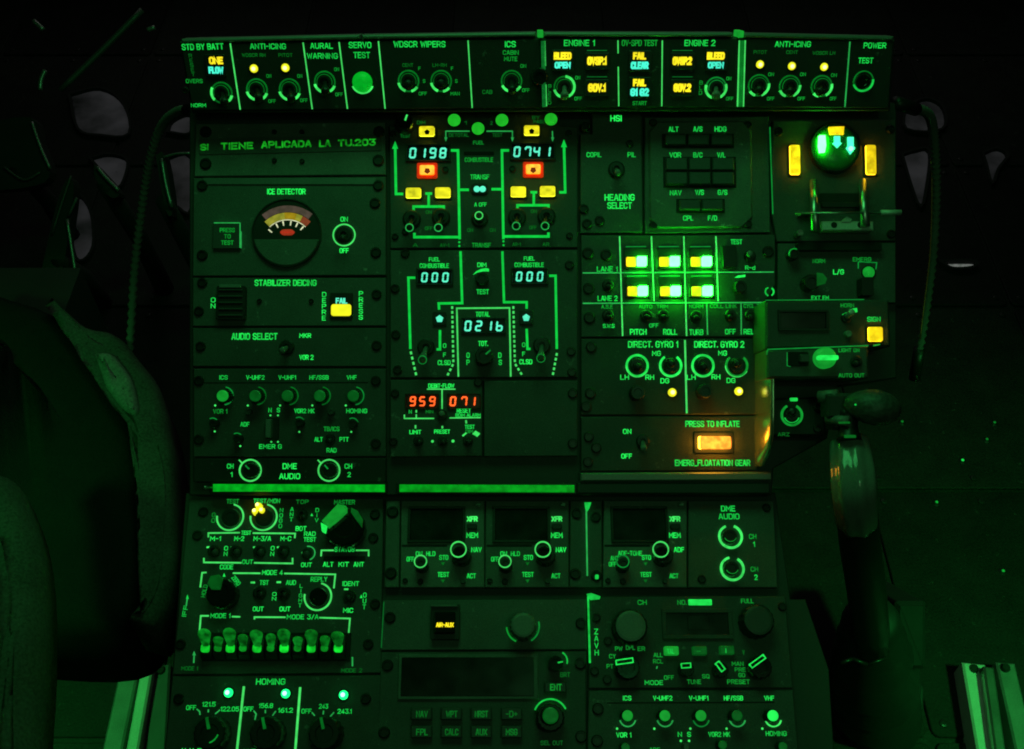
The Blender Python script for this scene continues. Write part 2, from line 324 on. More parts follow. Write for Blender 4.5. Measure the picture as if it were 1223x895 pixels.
class Panel:
    def __init__(s, name, label, fr, cx, cy, base=0, cat='panel', group=None):
        s.fr = fr; s.base = base; s.a0, s.b0 = fr.hit(cx, cy, base)
        e = bpy.data.objects.new(name, None); COL.objects.link(e); e.empty_display_size = .02
        M = Matrix((fr.u, fr.v, fr.n)).transposed().to_4x4(); M.translation = fr.world(s.a0, s.b0, base); e.matrix_world = M
        tag(e, label, cat, group); s.e = e
        a = fr.hit(cx - 20, cy, base); b = fr.hit(cx + 20, cy, base); s.k = (b[0] - a[0]) / 40
        a = fr.hit(cx, cy - 20, base); b = fr.hit(cx, cy + 20, base); s.kv = (a[1] - b[1]) / 40
    def P(s, x, y, h=0):
        a, b = s.fr.hit(x, y, s.base + h); return a - s.a0, b - s.b0
    def K(s, x, y):   # local metres per pixel
        a = s.fr.hit(x - 4, y, s.base); b = s.fr.hit(x + 4, y, s.base); c = s.fr.hit(x, y - 4, s.base); d = s.fr.hit(x, y + 4, s.base)
        return (b[0] - a[0]) / 8, (c[1] - d[1]) / 8
    def put(s, name, m, mat, x, y, z=0, parent=None, rz=0, scale=None):
        a, b = s.P(x, y, z); loc = Vector((a, b, z))
        if parent: loc = loc - parent.location
        return new(name, m, mat, loc, parent or s.e, rz, scale)
    def plate(s, px, mat='panel', th=.006, ch=.0006, name='faceplate', z=0):
        return new(name, MB().add(*prism([s.P(*q, z) for q in px], z - th, z, ch)).m(), mat, (0, 0, 0), s.e)
    def box(s, name, x, y, w, h, mat, z0=-.001, z1=.002, r=0, ch=.0003, parent=None, rot=0):
        k, kv = s.K(x, y); kk = ('box', round(w * k, 5), round(h * kv, 5), mat, z0, z1, r, ch)
        m = cached(kk, lambda: MB().add(*prism(rect(w * k, h * kv, r * k), z0, z1, ch)).m())
        return s.put(name, m, mat, x, y, 0, parent, math.radians(rot))
    def T(s, x, y, w, h, txt, mat='legend', rot=0, parent=None, z=.0004, bold=.0, name='legend'):
        k, kv = s.K(x, y)
        return s.put(name, text_mesh(txt, w * k, h * kv, bold, mat), None, x, y, z, parent, math.radians(rot))
    def line(s, pts, w=2, mat='line', name='line_marking', z=.0005):
        q = [Vector(s.P(*p)) for p in pts]
        return new(name, MB().add(*ribbon(q, w * s.k, -.0005, z)).m(), mat, (0, 0, 0), s.e)
    def dashes(s, pts, w=2.4, n=10, mat='line', name='dashed_line'):
        q = [Vector(s.P(*p)) for p in pts]; L = [(q[i + 1] - q[i]).length for i in range(len(q) - 1)]; T = sum(L); mb = MB()
        def pos(t):
            for i, l in enumerate(L):
                if t <= l or i == len(L) - 1: return q[i] + (q[i + 1] - q[i]) * (t / l)
                t -= l
        for i in range(n): mb.add(*ribbon([pos(T * (i + .18) / n), pos(T * (i + .72) / n)], w * s.k, -.0005, .0005))
        return new(name, mb.m(), mat, (0, 0, 0), s.e)
    def arc(s, x, y, r, w, a0, a1, mat, z=.0012, name='luminous_ring', parent=None, n=28):
        k = s.K(x, y)[0]
        if z > .008:
            a, b = s.P(x, y, z); return new(name, MB().add(*arcm(r * k, w * k, a0, a1, z - .002, z, n)).m(), mat, Vector((a, b, 0)) - (parent.location if parent else Vector()), parent or s.e)
        return s.put(name, MB().add(*arcm(r * k, w * k, a0, a1, -.0005, z, n)).m(), mat, x, y, 0, parent)
    def poly(s, name, px, mat, z0=-.0005, z1=.0006, ch=0):
        return new(name, MB().add(*prism([s.P(*q) for q in px], z0, z1, ch)).m(), mat, (0, 0, 0), s.e)
    def screw(s, x, y, r=6.5):
        m = cached(('screw', r), lambda: MB().add(*lathe([(r * .00063, -.001), (r * .00063, .0012), (r * .0005, .0022), (r * .0004, .0022), (r * .00036, .0014)], 18)).add(*prism(rect(r * .00072, r * .0002), .0005, .0012)).m())
        return s.put('fastener', m, 'screw_steel', x, y, 0, None, random.random() * 3)
    def screws(s, pts, r=6.5):
        for p in pts: s.screw(*p, r)
    def lever(s, x, y, tx, ty, hz=.014, r0=.0016, r1=.0027, mat='steel', parent=None, name='lever'):
        a = Vector((*s.P(x, y, .001), .001)); b = Vector((*s.P(tx, ty, hz), hz)); o = parent.location if parent else Vector()
        a -= o; b -= o; d = (b - a)
        v, f = tube([a, a + d * .45, a + d * .8, a + d * .95, b], [r0, r0 * 1.1, r1, r1, r1 * .6], 12)
        return new(name, mesh(v, f, True), mat, (0, 0, 0), parent or s.e)
    def toggle(s, x, y, tx, ty, r=8, hz=.012, mat='screw_steel', nut=True, lr=.0025, cap=None):
        k = s.K(x, y)[0]
        m = cached(('tog', round(r * k, 5)), lambda: MB().add(*lathe([(r * k, -.001), (r * k, .0016), (r * k * .82, .0024), (r * k * .55, .0024), (r * k * .5, .004), (r * k * .36, .004), (r * k * .3, .002)], 18)).m())
        t = s.put('toggle_switch', m, 'black_plastic', x, y)
        s.lever(x, y, tx, ty, hz, .0016, lr, mat, t)
        if cap:
            kk = cap
            q = s.put('lever_tip', MB().add(*arcm(kk[0] * k, kk[1] * k, 0, 360, -.0003, .0004)).m(), kk[2], tx, ty, hz + lr * .6, t)
        return t
    def ring_toggle(s, x, y, r=13, arcs=((192, 252), (298, 338)), tip=(2, 13), base=.10, lit='legend_hi', dim='ring_dim', lm='black_plastic', hz=.013):
        k = s.K(x, y)[0]
        m = cached(('rt', round(r * k, 5)), lambda: MB().add(*lathe([(r * .80 * k, -.001), (r * .80 * k, .0015), (r * .62 * k, .0015), (r * .56 * k, .003), (r * .40 * k, .003), (r * .34 * k, .0012)], 24)).m())
        t = s.put('toggle_switch', m, 'black_plastic', x, y)
        s.arc(x, y, r * .92, r * .16, 0, 360, dim, .0009, 'guard_ring', t)
        s.arc(x, y, r * .70, r * .08, -20, 200, dim, .0022, 'inner_ring', t)
        for a0, a1 in arcs: s.arc(x, y, r * .93, r * .24, a0, a1, lit, .0018, 'luminous_arc', t, 14)
        s.lever(x, y, x + tip[0] + random.uniform(-1.5, 1.5), y + tip[1] + random.uniform(-1.5, 1.5), hz, .0016, .0032, lm, t)
        return t
    def knob(s, x, y, r, h=.010, mat='black_plastic', cap=None, point=None, pm='legend_mid', rib=.05, name='knob'):
        k = s.K(x, y)[0]; R = r * k
        m = cached(('kn', round(R, 5), h, rib), lambda: MB().add(*lathe([(R, -.001), (R, h * .75), (R * .94, h * .95), (R * .86, h), (R * .55, h), (R * .5, h * .93)], 32, rib)).m())
        a_, b_ = s.P(x, y, h); t = new(name, m, mat, (a_, b_, 0), s.e)
        if cap: new('cap', MB().add(*lathe([(R * .84, h * .9), (R * .84, h + .0008), (R * .7, h + .0012)], 24)).m(), cap, (0, 0, 0), t)
        if point is not None:
            a = math.radians(point); dx, dy = math.cos(a), math.sin(a)
            v, f = ribbon([(dx * R * .25, dy * R * .25), (dx * R * .92, dy * R * .92)], R * .16, h - .001, h + .0005)
            new('pointer', mesh(v, f), pm, (0, 0, 0), t)
        return t
    def lamp(s, x, y, r, mat, bez=1.35, h=.0025, name='indicator_lamp'):
        k = s.K(x, y)[0]; R = r * k
        m = cached(('lamp', round(R, 5), h, mat), lambda: MB().add(*lathe([(R, -.001), (R, h * .3), (R * .85, h * .7), (R * .5, h * .95), (R * .2, h)], 20)).m(True))
        t = s.put(name, m, mat, x, y)
        core = {'lemon': 'lemon_core', 'cyan_white': 'cyan_core'}.get(mat)
        if core and len(m.materials) == 1:
            m.materials.append(MAT[core])
            for f_ in m.polygons: f_.material_index = 1 if f_.center.xy.length < R * .6 else 0
        s.put('bezel', cached(('bz', round(R, 5), bez), lambda: MB().add(*arcm(R * (1 + bez) / 2, R * (bez - 1), 0, 360, -.001, .001, 20)).m()), 'black_plastic', x, y, 0, t)
        return t
    def dot(s, x, y, r=1.6, mat='legend_hi', name='dot_marking'):
        k = s.K(x, y)[0]
        return s.put(name, cached(('dot', round(r * k, 5), mat), lambda: MB().add(*lathe([(r * k, -.0004), (r * k * .8, .0005)], 10)).m()), mat, x, y)
    def window(s, x, y, w, h, mat='screen', bez=3, bm='black_plastic', name='display_window'):
        t = s.box(name, x, y, w, h, mat, -.001, .0006, 1, .0002)
        k, kv = s.K(x, y); mb = MB(); b = bez
        for cx, cy, ww, hh in ((0, (h + b) / 2, w + 2 * b, b), (0, -(h + b) / 2, w + 2 * b, b), (-(w + b) / 2, 0, b, h), ((w + b) / 2, 0, b, h)):
            mb.add(*prism(rect(ww * k, hh * kv, 0, 3, cx * k, cy * kv), -.001, .0022, .0003))
        s.put('bezel', mb.m(), bm, x, y, 0, t); return t
    def digits(s, xs, y, chars, h, mat, win=None, w=None):
        k, kv = s.K(xs[0], y)
        for x, c in zip(xs, chars):
            m = cached(('seg', c, round(h * kv, 5), mat), lambda: seg_mesh(c, h * .48 * k, h * .86 * kv, h * .17 * k))
            s.put('digit', m, mat, x, y, .001, win)
    def annun(s, x, y, w, h, rows, name='annunciator'):
        t = s.box(name, x, y, w, h, 'black_plastic', -.001, .0022, 1.5)
        for ty, tw, th, txt, mat in rows: s.T(x, ty, tw * 1.06, th * 1.06, txt, mat, 0, t, .0026, .085)
        return t
    def caplight(s, x, y, w, h, mat, rim=None, name='indicator_light', frame=4, z=.0022):
        fr_ = s.box(name, x, y, w + frame, h + frame, rim or 'black_plastic', -.001, .0014, 2)
        ln = s.box('lens', x, y, w, h, mat, -.0005, z + .0012, 2, .0006, fr_).data; sd = {'amber': 'amber_glow_side', 'lemon_key': 'lemon_side', 'amber_deep': 'red_side'}.get(mat)
        if sd and len(ln.materials) == 1:
            ln.materials.append(MAT[sd])
            for f_ in ln.polygons: f_.material_index = 1 if abs(f_.normal.z) < .3 else 0
        return fr_
    def pent(s, x, y, r, mat, up=True, parent=None, z=.0038, heart=False):
        k = s.K(x, y)[0]; o = []
        for i in range(5):
            a = math.radians((90 if up else -90) + 72 * i); o.append((r * k * math.cos(a), r * k * math.sin(a)))
        return s.put('symbol', MB().add(*prism(o, -.0003, .0002)).m(), mat, x, y, z, parent)
    def arrow(s, x, y, w, h, mat, up=True):
        d = -1 if up else 1
        return s.poly('arrow_head', [(x - w / 2, y - d * h / 2), (x + w / 2, y - d * h / 2), (x, y + d * h / 2)], mat)

# ================================================================== STRUCTURE: cabin floor and nose
def prism_world(pts, down, name, mat, parent=None, ch=0):
    """closed prism from a list of world points lying on one horizontal-ish polygon, extruded straight down"""
    n = len(pts); v = [tuple(p) for p in pts] + [(p[0], p[1], p[2] - down) for p in pts]
    f = [tuple(range(n)), tuple(range(n, 2 * n))[::-1]] + [(i, n + i, n + (i + 1) % n, (i + 1) % n) for i in range(n)]
    return new(name, mesh(v, f), mat, (0, 0, 0), parent)
FZ = .12
fl = new('floor', MB().add(*prism([(-1.6, -1.6), (1.6, -1.6), (1.6, 1.5), (-1.6, 1.5)], FZ - .04, FZ)).m(), 'floor_paint'); tag(fl, 0, 0, kind='structure')
for gx in range(-5, 6):
    for gy in range(-4, 5):
        x0, y0 = gx * .27 - .10, gy * .31 - .09
        if abs(x0 + .13) < .14: continue
        w_, h_ = .264, .304; m_ = cached('floor_plate', lambda: MB().add(*prism(rect(w_, h_, .008), -.001, .004, .001)).m())
        o_ = new('floor_plate', m_, 'floor_paint', (x0 + .13, y0 + .15, FZ - fl.location.z), fl)
        for cx_, cy_ in ((-1, -1), (1, -1), (1, 1), (-1, 1), (0, 1), (0, -1)):
            new('rivet', cached('rivet', lambda: MB().add(*lathe([(.0045, .003), (.004, .0055), (.002, .006)], 8)).m()), 'screw_steel', (cx_ * .118, cy_ * .138, 0), o_)
nb = new('nose_bulkhead_wall', MB().add(*prism([(-1.6, 1.5), (1.6, 1.5), (1.6, 1.54), (-1.6, 1.54)], FZ - .04, .55)).m(), 'void'); tag(nb, 0, 0, kind='structure')
# ================================================================== CONSOLE HOUSING
hs = Panel('console_housing', 'dark grey centre console housing that carries all the instrument panels', MID, 611, 360, -.0065, 'console')
hs.plate([(226, 122), (1071, 122), (1071, 452), (1000, 462), (988, 524), (924, 560), (922, 592), (226, 592)], 'housing', .06, .001, 'middle_body')
# lower deck and pedestal, in the lower frame but still parts of the housing
def low_part(name, px, z0, z1, mat, ch=.0006):
    o = []
    for q in px: o.append(LOW.hit(*q, z1))
    v, f = prism(o, z0, z1, ch)
    M = hs.e.matrix_world.inverted(); vs = [M @ LOW.world(*p) for p in v]
    return new(name, mesh(vs, f), mat, (0, 0, 0), hs.e)
low_part('lower_body', [(222, 589), (926, 589), (944, 716), (962, 716), (990, 800), (1000, 960), (190, 960), (206, 800)], -.10, -.0065, 'housing')
a = atz(226, 300, .3); 
mb = MB(); mb.add(*prism([(-.20, -.22), (.20, -.22), (.24, .20), (-.22, .20)], FZ, .42))
M = hs.e.matrix_world.inverted(); new('pedestal', mesh([M @ Vector(v) for v in mb.v], mb.f), 'housing', (0, 0, 0), hs.e)
hs.plate([(693, 565), (922, 564), (922, 574), (693, 575)], 'trim', .004, .001, 'ledge', .010)
hs.plate([(690, 577), (920, 577), (920, 590), (690, 590)], 'housing', .004, .001, 'ledge', .008)

# ================================================================== SWITCH STRIP (three panels)
sb = Panel('switch_strip_hood', 'long black hood behind the row of switch panels, with a lighter lip added for the light along its top', STRIP, 640, 90, -.0062, 'hood')
sb.plate([(214, 50), (645, 44), (882, 44), (1069, 48), (1063, 133), (229, 135)], 'panel_black', .055, .001, 'hood_body')
for seg in ([(216, 49.5), (430, 44.5)], [(432, 44.5), (640, 41.5)], [(650, 41.5), (876, 42)], [(888, 42.5), (1068, 46.5)]):
    (x0, y0), (x1, y1) = seg
    o = sb.plate([(x0, y0 - 2.5), (x1, y1 - 2.5), (x1, y1 + 2.5), (x0, y0 + 2.5)], 'trim', .016, .0018, 'top_lip', .008)  # lip added in a lighter tone to carry light along the top edge
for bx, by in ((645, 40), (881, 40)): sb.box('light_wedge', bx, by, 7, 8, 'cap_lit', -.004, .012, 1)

def small(p, lst, mat='legend_lo'):
    for x, y, w, t in lst: p.T(x, y, w, 4.4, t, mat)
pl = Panel('control_strip', 'black switch panel for standby battery, anti-icing, aural warning, servo test and wipers', STRIP, 432, 92, 0, 'switch panel')
pl.plate([(216, 53), (645, 46.5), (646, 129), (230, 132)], 'panel_black')
pl.T(242, 56, 50, 7.5, 'STD BY BATT', 'legend_mid', 1); pl.T(229, 78, 4, 27, 'R\nE\nS\nE\nT', 'legend_dim', 3); pl.T(232, 97, 20, 5, 'OVERS', 'legend_lo'); pl.T(237, 126, 18, 4.5, 'NORM', 'legend_mid')
pl.annun(258, 78, 24, 26, [(72.5, 16, 8.5, 'ONE', 'amber_text'), (84, 17, 8, 'FLOW', 'cyan_text')])
pl.ring_toggle(265, 111, arcs=((150, 222), (310, 345)), tip=(4, 14))
for a, b in (((275, 52), (287, 131)), ((362, 51), (373, 130.5)), ((405, 50.5), (415, 130)), ((452, 49.5), (460, 130)), ((559, 48.5), (564, 129))): pl.line([a, b], 1.4)
pl.T(320, 55.5, 43, 7, 'ANTI-ICING', 'legend_mid'); small(pl, [(303, 66, 28, 'WDSCR RH'), (341, 66, 17, 'PITOT')], 'legend_dim')
for x, y in ((303.5, 82), (341, 81)): pl.lamp(x, y, 4.8, 'lemon')
pl.ring_toggle(307, 107); pl.ring_toggle(346, 107)
small(pl, [(321, 91, 6, 'ON'), (325, 121, 9, 'OFF'), (358, 91, 6, 'ON'), (363, 120, 9, 'OFF'), (402, 83, 6, 'ON'), (405, 113, 9, 'OFF')])
pl.T(384, 55, 27, 7, 'AURAL', 'legend_mid'); pl.T(385, 67, 37, 7, 'WARNING', 'legend_mid'); pl.ring_toggle(388, 98)
pl.T(430, 54, 27, 7.5, 'SERVO', 'legend_mid'); pl.T(432, 66, 20, 7.5, 'TEST', 'legend_mid')
b = pl.lamp(433, 98, 12, 'lens_dome', 1.1, .006, 'push_button'); pl.arc(433, 98.5, 12.6, 2.2, 200, 340, 'legend_hi', .0015, 'luminous_arc', b)
pl.T(501, 53, 62, 7.5, 'WDSCR WIPERS', 'legend_mid'); small(pl, [(487, 78, 13, 'CENT'), (525, 78, 17, 'LH-RH')], 'legend_dim')
pl.ring_toggle(488, 97, tip=(1, 5), arcs=((190, 250), (285, 325))); pl.ring_toggle(527, 97, tip=(1, 5), arcs=((190, 250), (280, 320)))
small(pl, [(501, 82, 3, 'F'), (506.5, 97, 3, 'S'), (505, 112, 10, 'OFF'), (540, 82, 3, 'F'), (545, 97, 3, 'S'), (543.5, 112, 11, 'MAN')])
pl.T(609.5, 53, 13, 7.5, 'ICS', 'legend_mid'); pl.T(610, 63, 19, 5.5, 'CABIN', 'legend_lo'); pl.T(610, 70.5, 16, 5.5, 'MUTE', 'legend_lo')
pl.ring_toggle(611, 97, arcs=((205, 250), (288, 330)), tip=(1, 11)); small(pl, [(625, 79, 7, 'ON'), (628, 108, 9, 'OFF')]); pl.T(582, 110, 12, 5, 'CAB', 'legend_dim')
pl.screws([(222, 108), (639, 86)], 4)

pm = Panel('control_strip', 'black switch panel with engine 1, overspeed test and engine 2 annunciators', STRIP, 766, 90, 0, 'switch panel')
pm.plate([(647, 46.5), (880.5, 46), (879.5, 128.5), (648, 129)], 'panel_black')
pm.line([(648.5, 49), (650, 128)], 5, 'line_dim', 'lit_side_glow'); pm.line([(650.5, 49), (651.3, 79)], 1.6); pm.line([(651.8, 101), (652.6, 127)], 1.6)  # dim band: green light on the panel side, put in as glow
pm.T(692, 51.5, 37, 7.5, 'ENGINE 1', 'legend_mid'); pm.T(836, 51.5, 37, 7.5, 'ENGINE 2', 'legend_mid'); pm.T(764, 51.5, 43, 7.5, 'OV-SPD TEST', 'legend_lo')
for x in (672, 855): pm.annun(x, 72, 26, 25, [(67, 20, 8.5, 'BLEED', 'amber_text'), (78, 18, 7.5, 'OPEN', 'cyan_text')])
for x, n in ((713, '1'), (815, '2')):
    pm.annun(x, 73, 29, 20, [(73, 22, 9.5, 'OVSP.' + n, 'amber_text')]); pm.annun(x, 105, 29, 20, [(105, 20, 9.5, 'GOV.' + n, 'amber_text')])
    pm.line([(x - 12, 60.5), (x + 12, 60.5)], 1, 'line_dim'); pm.line([(x - 12, 92), (x + 12, 92)], 1, 'line_dim')
pm.annun(764, 73, 27, 25, [(67, 15, 8.5, 'FAIL', 'amber_text'), (78.3, 20, 8.5, 'CLEAR', 'cyan_text')])
pm.annun(764, 104.5, 27, 25, [(99, 15, 8.5, 'FAIL', 'amber_text'), (110.3, 21, 9, 'G1 G2', 'cyan_text')]); pm.T(764, 123.5, 17, 5, 'START', 'legend_lo')
pm.ring_toggle(674, 104, arcs=((195, 250), (-70, 85)), tip=(0, 11), lm='knob_grey'); pm.ring_toggle(855, 105, arcs=((165, 250), (-62, 20)), tip=(0, 11), lm='knob_grey', dim='ring_mid')
small(pm, [(690, 93, 6, 'ON'), (690.5, 118, 9, 'OFF'), (870.5, 94, 6, 'ON'), (871.5, 118, 9, 'OFF')]); pm.T(656.5, 113, 4, 24, 'B\nL\nE\nE\nD', 'legend_lo'); pm.T(837, 105, 4, 17, 'B\nL\nD', 'legend_lo')
pm.line([(738, 48.5), (738.2, 64)], 1.3); pm.line([(738.4, 80), (739, 127)], 1.3); pm.line([(791, 48.5), (790.3, 127)], 1.3)
pm.knob(644.5, 92, 10, .012, 'gloss_black')

pr = Panel('control_strip', 'black switch panel with pitot, centre and windscreen anti-icing and power test', STRIP, 975, 90, 0, 'switch panel')
pr.plate([(882, 46), (1067, 49), (1061.5, 129.5), (881, 128.5)], 'panel_black')
pr.poly('lit_side_glow', [(884.2, 48.5), (889, 48.5), (886.5, 127.5), (881.5, 127.5)], 'ring_dim', -.0005, .0004)  # dim green band between the two lines, put in as glow
pr.line([(883, 48.5), (880.8, 127.5)], 1.4); pr.line([(890, 48.5), (887.8, 127.5)], 1.4); pr.line([(1015, 50), (1009, 128)], 1.4, 'line_mid')
pr.T(947, 53, 43, 7, 'ANTI-ICING', 'legend_mid'); small(pr, [(908, 62.5, 16, 'PITOT'), (946, 62.5, 14, 'CENT'), (984, 63.5, 27, 'WDSCR LH')], 'legend_dim')
for x, y in ((907.5, 77), (945.5, 79), (984, 80)): pr.lamp(x, y, 4.6, 'lemon')
pr.ring_toggle(906, 102, arcs=((215, 252), (290, 370)), tip=(0, 9)); pr.ring_toggle(943, 103, arcs=((205, 250), (295, 365)), tip=(0, 9)); pr.ring_toggle(981, 103, arcs=((225, 255), (300, 372)), tip=(-1, 9))
small(pr, [(921, 89, 7, 'ON'), (959, 89, 7, 'ON'), (996, 90, 7, 'ON'), (920.5, 118, 9, 'OFF'), (957, 118, 9, 'OFF'), (995, 118, 8, 'OFF')])
pr.T(1045, 54.5, 27, 7, 'POWER', 'legend_mid'); pr.T(1034, 72.5, 18, 7, 'TEST', 'legend_mid')
t = pr.knob(1031, 98, 9, .004, 'gloss_black', rib=0, name='push_button'); pr.arc(1031, 97, 11.5, 2.4, 200, 370, 'legend_mid', .0012, 'luminous_arc', t)
pr.arc(1031, 97, 11.5, 1.6, 0, 360, 'ring_dim', .0008, 'guard_ring', t)

# ================================================================== LEFT COLUMN
L0, L1 = 231, 461
p = Panel('blank_panel', 'grey blank panel with a strip of embossed Spanish label tape', MID, 346, 178, 0, 'panel')
p.plate([(234, 148), (460, 146), (461, 209), (232, 211)], 'panel_worn')
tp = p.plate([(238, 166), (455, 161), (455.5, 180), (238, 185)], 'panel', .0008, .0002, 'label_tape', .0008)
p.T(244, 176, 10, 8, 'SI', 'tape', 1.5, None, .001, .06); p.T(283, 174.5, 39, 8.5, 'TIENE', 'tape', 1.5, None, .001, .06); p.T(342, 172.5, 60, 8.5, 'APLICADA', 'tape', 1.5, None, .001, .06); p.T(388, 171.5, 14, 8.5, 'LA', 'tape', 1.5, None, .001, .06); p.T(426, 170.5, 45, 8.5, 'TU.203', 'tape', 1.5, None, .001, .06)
p.screws([(246, 158), (246, 196), (453, 158), (452, 192)], 7); p.screws([(328, 158), (361, 158), (328, 192), (361, 193)], 3)

p = Panel('ice_detector_panel', 'grey panel with the round coloured ice detector gauge', MID, 346, 272, 0, 'panel')
p.plate([(231, 213), (461, 211), (461, 329), (230, 330)], 'panel')
p.box('raised_edge', 346, 217, 206, 8, 'trim', -.001, .0012)  # lighter material puts the lit band into this edge
p.T(342, 229, 46, 7, 'ICE DETECTOR', 'legend')
k = p.K(343, 279)[0]
gb = p.put('gauge', MB().add(*lathe([(41.5 * k, -.001), (41.5 * k, .0026), (40.8 * k, .0032), (39.8 * k, .0032), (39.6 * k, .0022)], 48)).m(), 'black_plastic', 343, 279)
def sector(r0, r1, a0, a1, mat, name, z=.0027, n=14):
    o = [(r1 * k * math.cos(math.radians(a0 + (a1 - a0) * i / n)), r1 * k * math.sin(math.radians(a0 + (a1 - a0) * i / n))) for i in range(n + 1)]
    o += [(r0 * k * math.cos(math.radians(a1 + (a0 - a1) * i / n)), r0 * k * math.sin(math.radians(a1 + (a0 - a1) * i / n))) for i in range(n + 1)]
    vs = [(x, y, z) for x, y in o]; N = n + 1
    fs = [(i, i + 1, 2 * N - 2 - i, 2 * N - 1 - i) for i in range(n)]
    p.put(name, mesh(vs, fs[::1]), mat, 344, 294, 0, gb)
sector(40, 48, 52, 130, 'gauge_pink', 'scale_band'); sector(31.5, 39.5, 96, 134, 'gauge_yellow', 'scale_band'); sector(31.5, 39.5, 74, 96, 'gauge_orange', 'scale_band'); sector(31.5, 39.5, 63, 74, 'gauge_yellow', 'scale_band'); sector(31.5, 39.5, 46, 63, 'gauge_red', 'scale_band')
sector(30.2, 31.2, 46, 134, 'gauge_white', 'scale_line', .0028)
for a in (140, 118, 101, 82, 66, 50): sector(24, 29.5, a - 1.6, a + 1.6, 'gauge_white', 'tick_mark', .0028, 2)
p.box('scale_patch', 344, 278.5, 17, 7, 'gauge_core', .002, .0028, 4.5, .0001, gb)
o = [(39.4 * k * math.cos(math.radians(a)), 39.4 * k * math.sin(math.radians(a))) for a in range(192, 349, 6)]
p.put('cover_plate', MB().add(*prism(o, .001, .0034, .0004)).m(), 'panel', 343, 279, 0, gb)
q = p.box('push_button', 272, 282.5, 33, 31, 'key_grey', -.001, .003, 1)
p.line([(257, 267.5), (288, 267.5)], 1.2, 'line_mid', z=.0034); p.line([(288, 267.5), (288, 297)], 1.2, 'line_mid', z=.0034)
for y, w, t in ((275, 18, 'PRESS'), (282.5, 8, 'TO'), (290, 15, 'TEST')): p.T(271.5, y, w, 5.3, t, 'legend_lo', 0, q, .0033)
p.arc(411, 281, 13, 1.7, 0, 360, 'line', .001); p.toggle(411, 281, 409, 286, 10, .014, 'black_plastic')
p.T(411, 262, 9, 6, 'ON'); p.T(411, 299.5, 11, 6, 'OFF')
p.screws([(242, 222), (452, 222), (448, 243), (449, 302), (242, 305)], 6.5)

p = Panel('deicing_panel', 'dark stabilizer deicing panel with a lit yellow fail lamp', MID, 346, 361, 0, 'panel')
p.plate([(230, 332), (461, 332), (461, 389.5), (230, 390)], 'panel')
p.T(341, 338, 74, 7.5, 'STABILIZER DEICING'); p.T(254.5, 362, 5.5, 13, 'O\nN')
q = p.box('guarded_switch', 278, 363, 34, 40, 'black_plastic', -.001, .006, 2)
for yy in range(5): p.box('guard_bar', 278, 348 + yy * 7.5, 28, 2, 'key_grey', .005, .0075, 0, .0003, q)
p.box('guard_hinge', 278, 344, 26, 4, 'knob_grey', .005, .0085, 0, .0004, q)
p.T(387, 366, 5, 34, 'D\nE\nP\nR\nE'); p.T(431, 365, 5, 34, 'P\nR\nE\nS\nS')
q = p.box('fail_lamp', 408, 365.5, 27, 30, 'black_plastic', -.001, .0022, 1.5)
p.T(408, 359.5, 14, 7, 'FAIL', 'digit_cyan', 0, q, .0026, .04); p.box('lens', 408, 371, 24, 14, 'lemon', 0, .003, 3, .0006, q)
p.screws([(238, 372), (450, 352), (242, 338)], 6); p.screws([(310, 360), (372, 360)], 3)

p = Panel('audio_select_panel', 'dark audio select panel with one toggle between marker and VOR 2', MID, 346, 415, 0, 'panel')
p.plate([(230, 392), (461, 392), (461, 438), (230, 438)], 'panel')
p.T(304, 402, 55, 8, 'AUDIO SELECT'); p.T(364.5, 401, 14, 5.5, 'MKR'); p.T(366, 427, 17, 6, 'VOR 2')
p.toggle(343, 415, 337, 419, 9, .016, 'knob_grey'); p.screws([(450, 413), (240, 414)], 6)

p = Panel('intercom_panel', 'dark intercom panel with five small volume knobs above the DME audio panel', MID, 346, 492, 0, 'panel')
p.plate([(231, 440.5), (461, 440.5), (461, 545.5), (231, 546)], 'panel')
for x, w, t in ((267, 10, 'ICS'), (305, 22, 'V-UHF2'), (343, 21, 'V-UHF1'), (381, 23, 'HF/SSB'), (420, 12, 'VHF')): p.T(x, 451, w, 5.3, t, 'legend_mid')
p.line([(240, 457.5), (440, 457)], 1.4, 'void', 'groove', .0002)
for i, x in enumerate((260, 299, 337.5, 376, 416)):
    p.arc(x + 8, 473, 10.5, 1.5, -85, 80, 'ring_mid' if i in (0, 4) else 'ring_dim')
    p.knob(x + 6, 473, 8, .013, 'black_plastic', 'cap_faint' if i else 'cap_lit', rib=.08); p.dot(x - 3, 484.5, 1.3)
p.T(263, 491.5, 17, 5.5, 'VOR 1', 'legend_lo'); p.T(322.5, 490, 4, 5.5, 'N', 'legend_mid'); p.T(332.5, 490, 4, 5.5, 'S', 'legend_mid'); p.T(363.5, 491, 24, 5.5, 'VOR2 MK', 'legend_mid'); p.T(426, 491, 25, 5.5, 'HOMING', 'legend_mid')
for x, y in ((323, 496.3), (332, 496.3), (256.5, 515.5), (357.5, 516), (419.5, 516), (324, 528), (332, 528), (287, 533)): p.dot(x, y, 1.2)
for x, y in ((254, 506), (283, 524), (357, 505), (421, 506)): p.arc(x, y, 6.5, 1.2, 10, 120, 'ring_mid'); p.knob(x, y, 5, .009, 'black_plastic')
for x, y in ((296, 492), (395, 492)): p.knob(x, y, 4, .006, 'key_grey')
p.box('slide_slot', 326, 512, 15, 26, 'black_plastic', -.001, .0012, 1); p.box('slide_tab', 323, 512, 6, 22, 'knob_grey', 0, .008, 1)
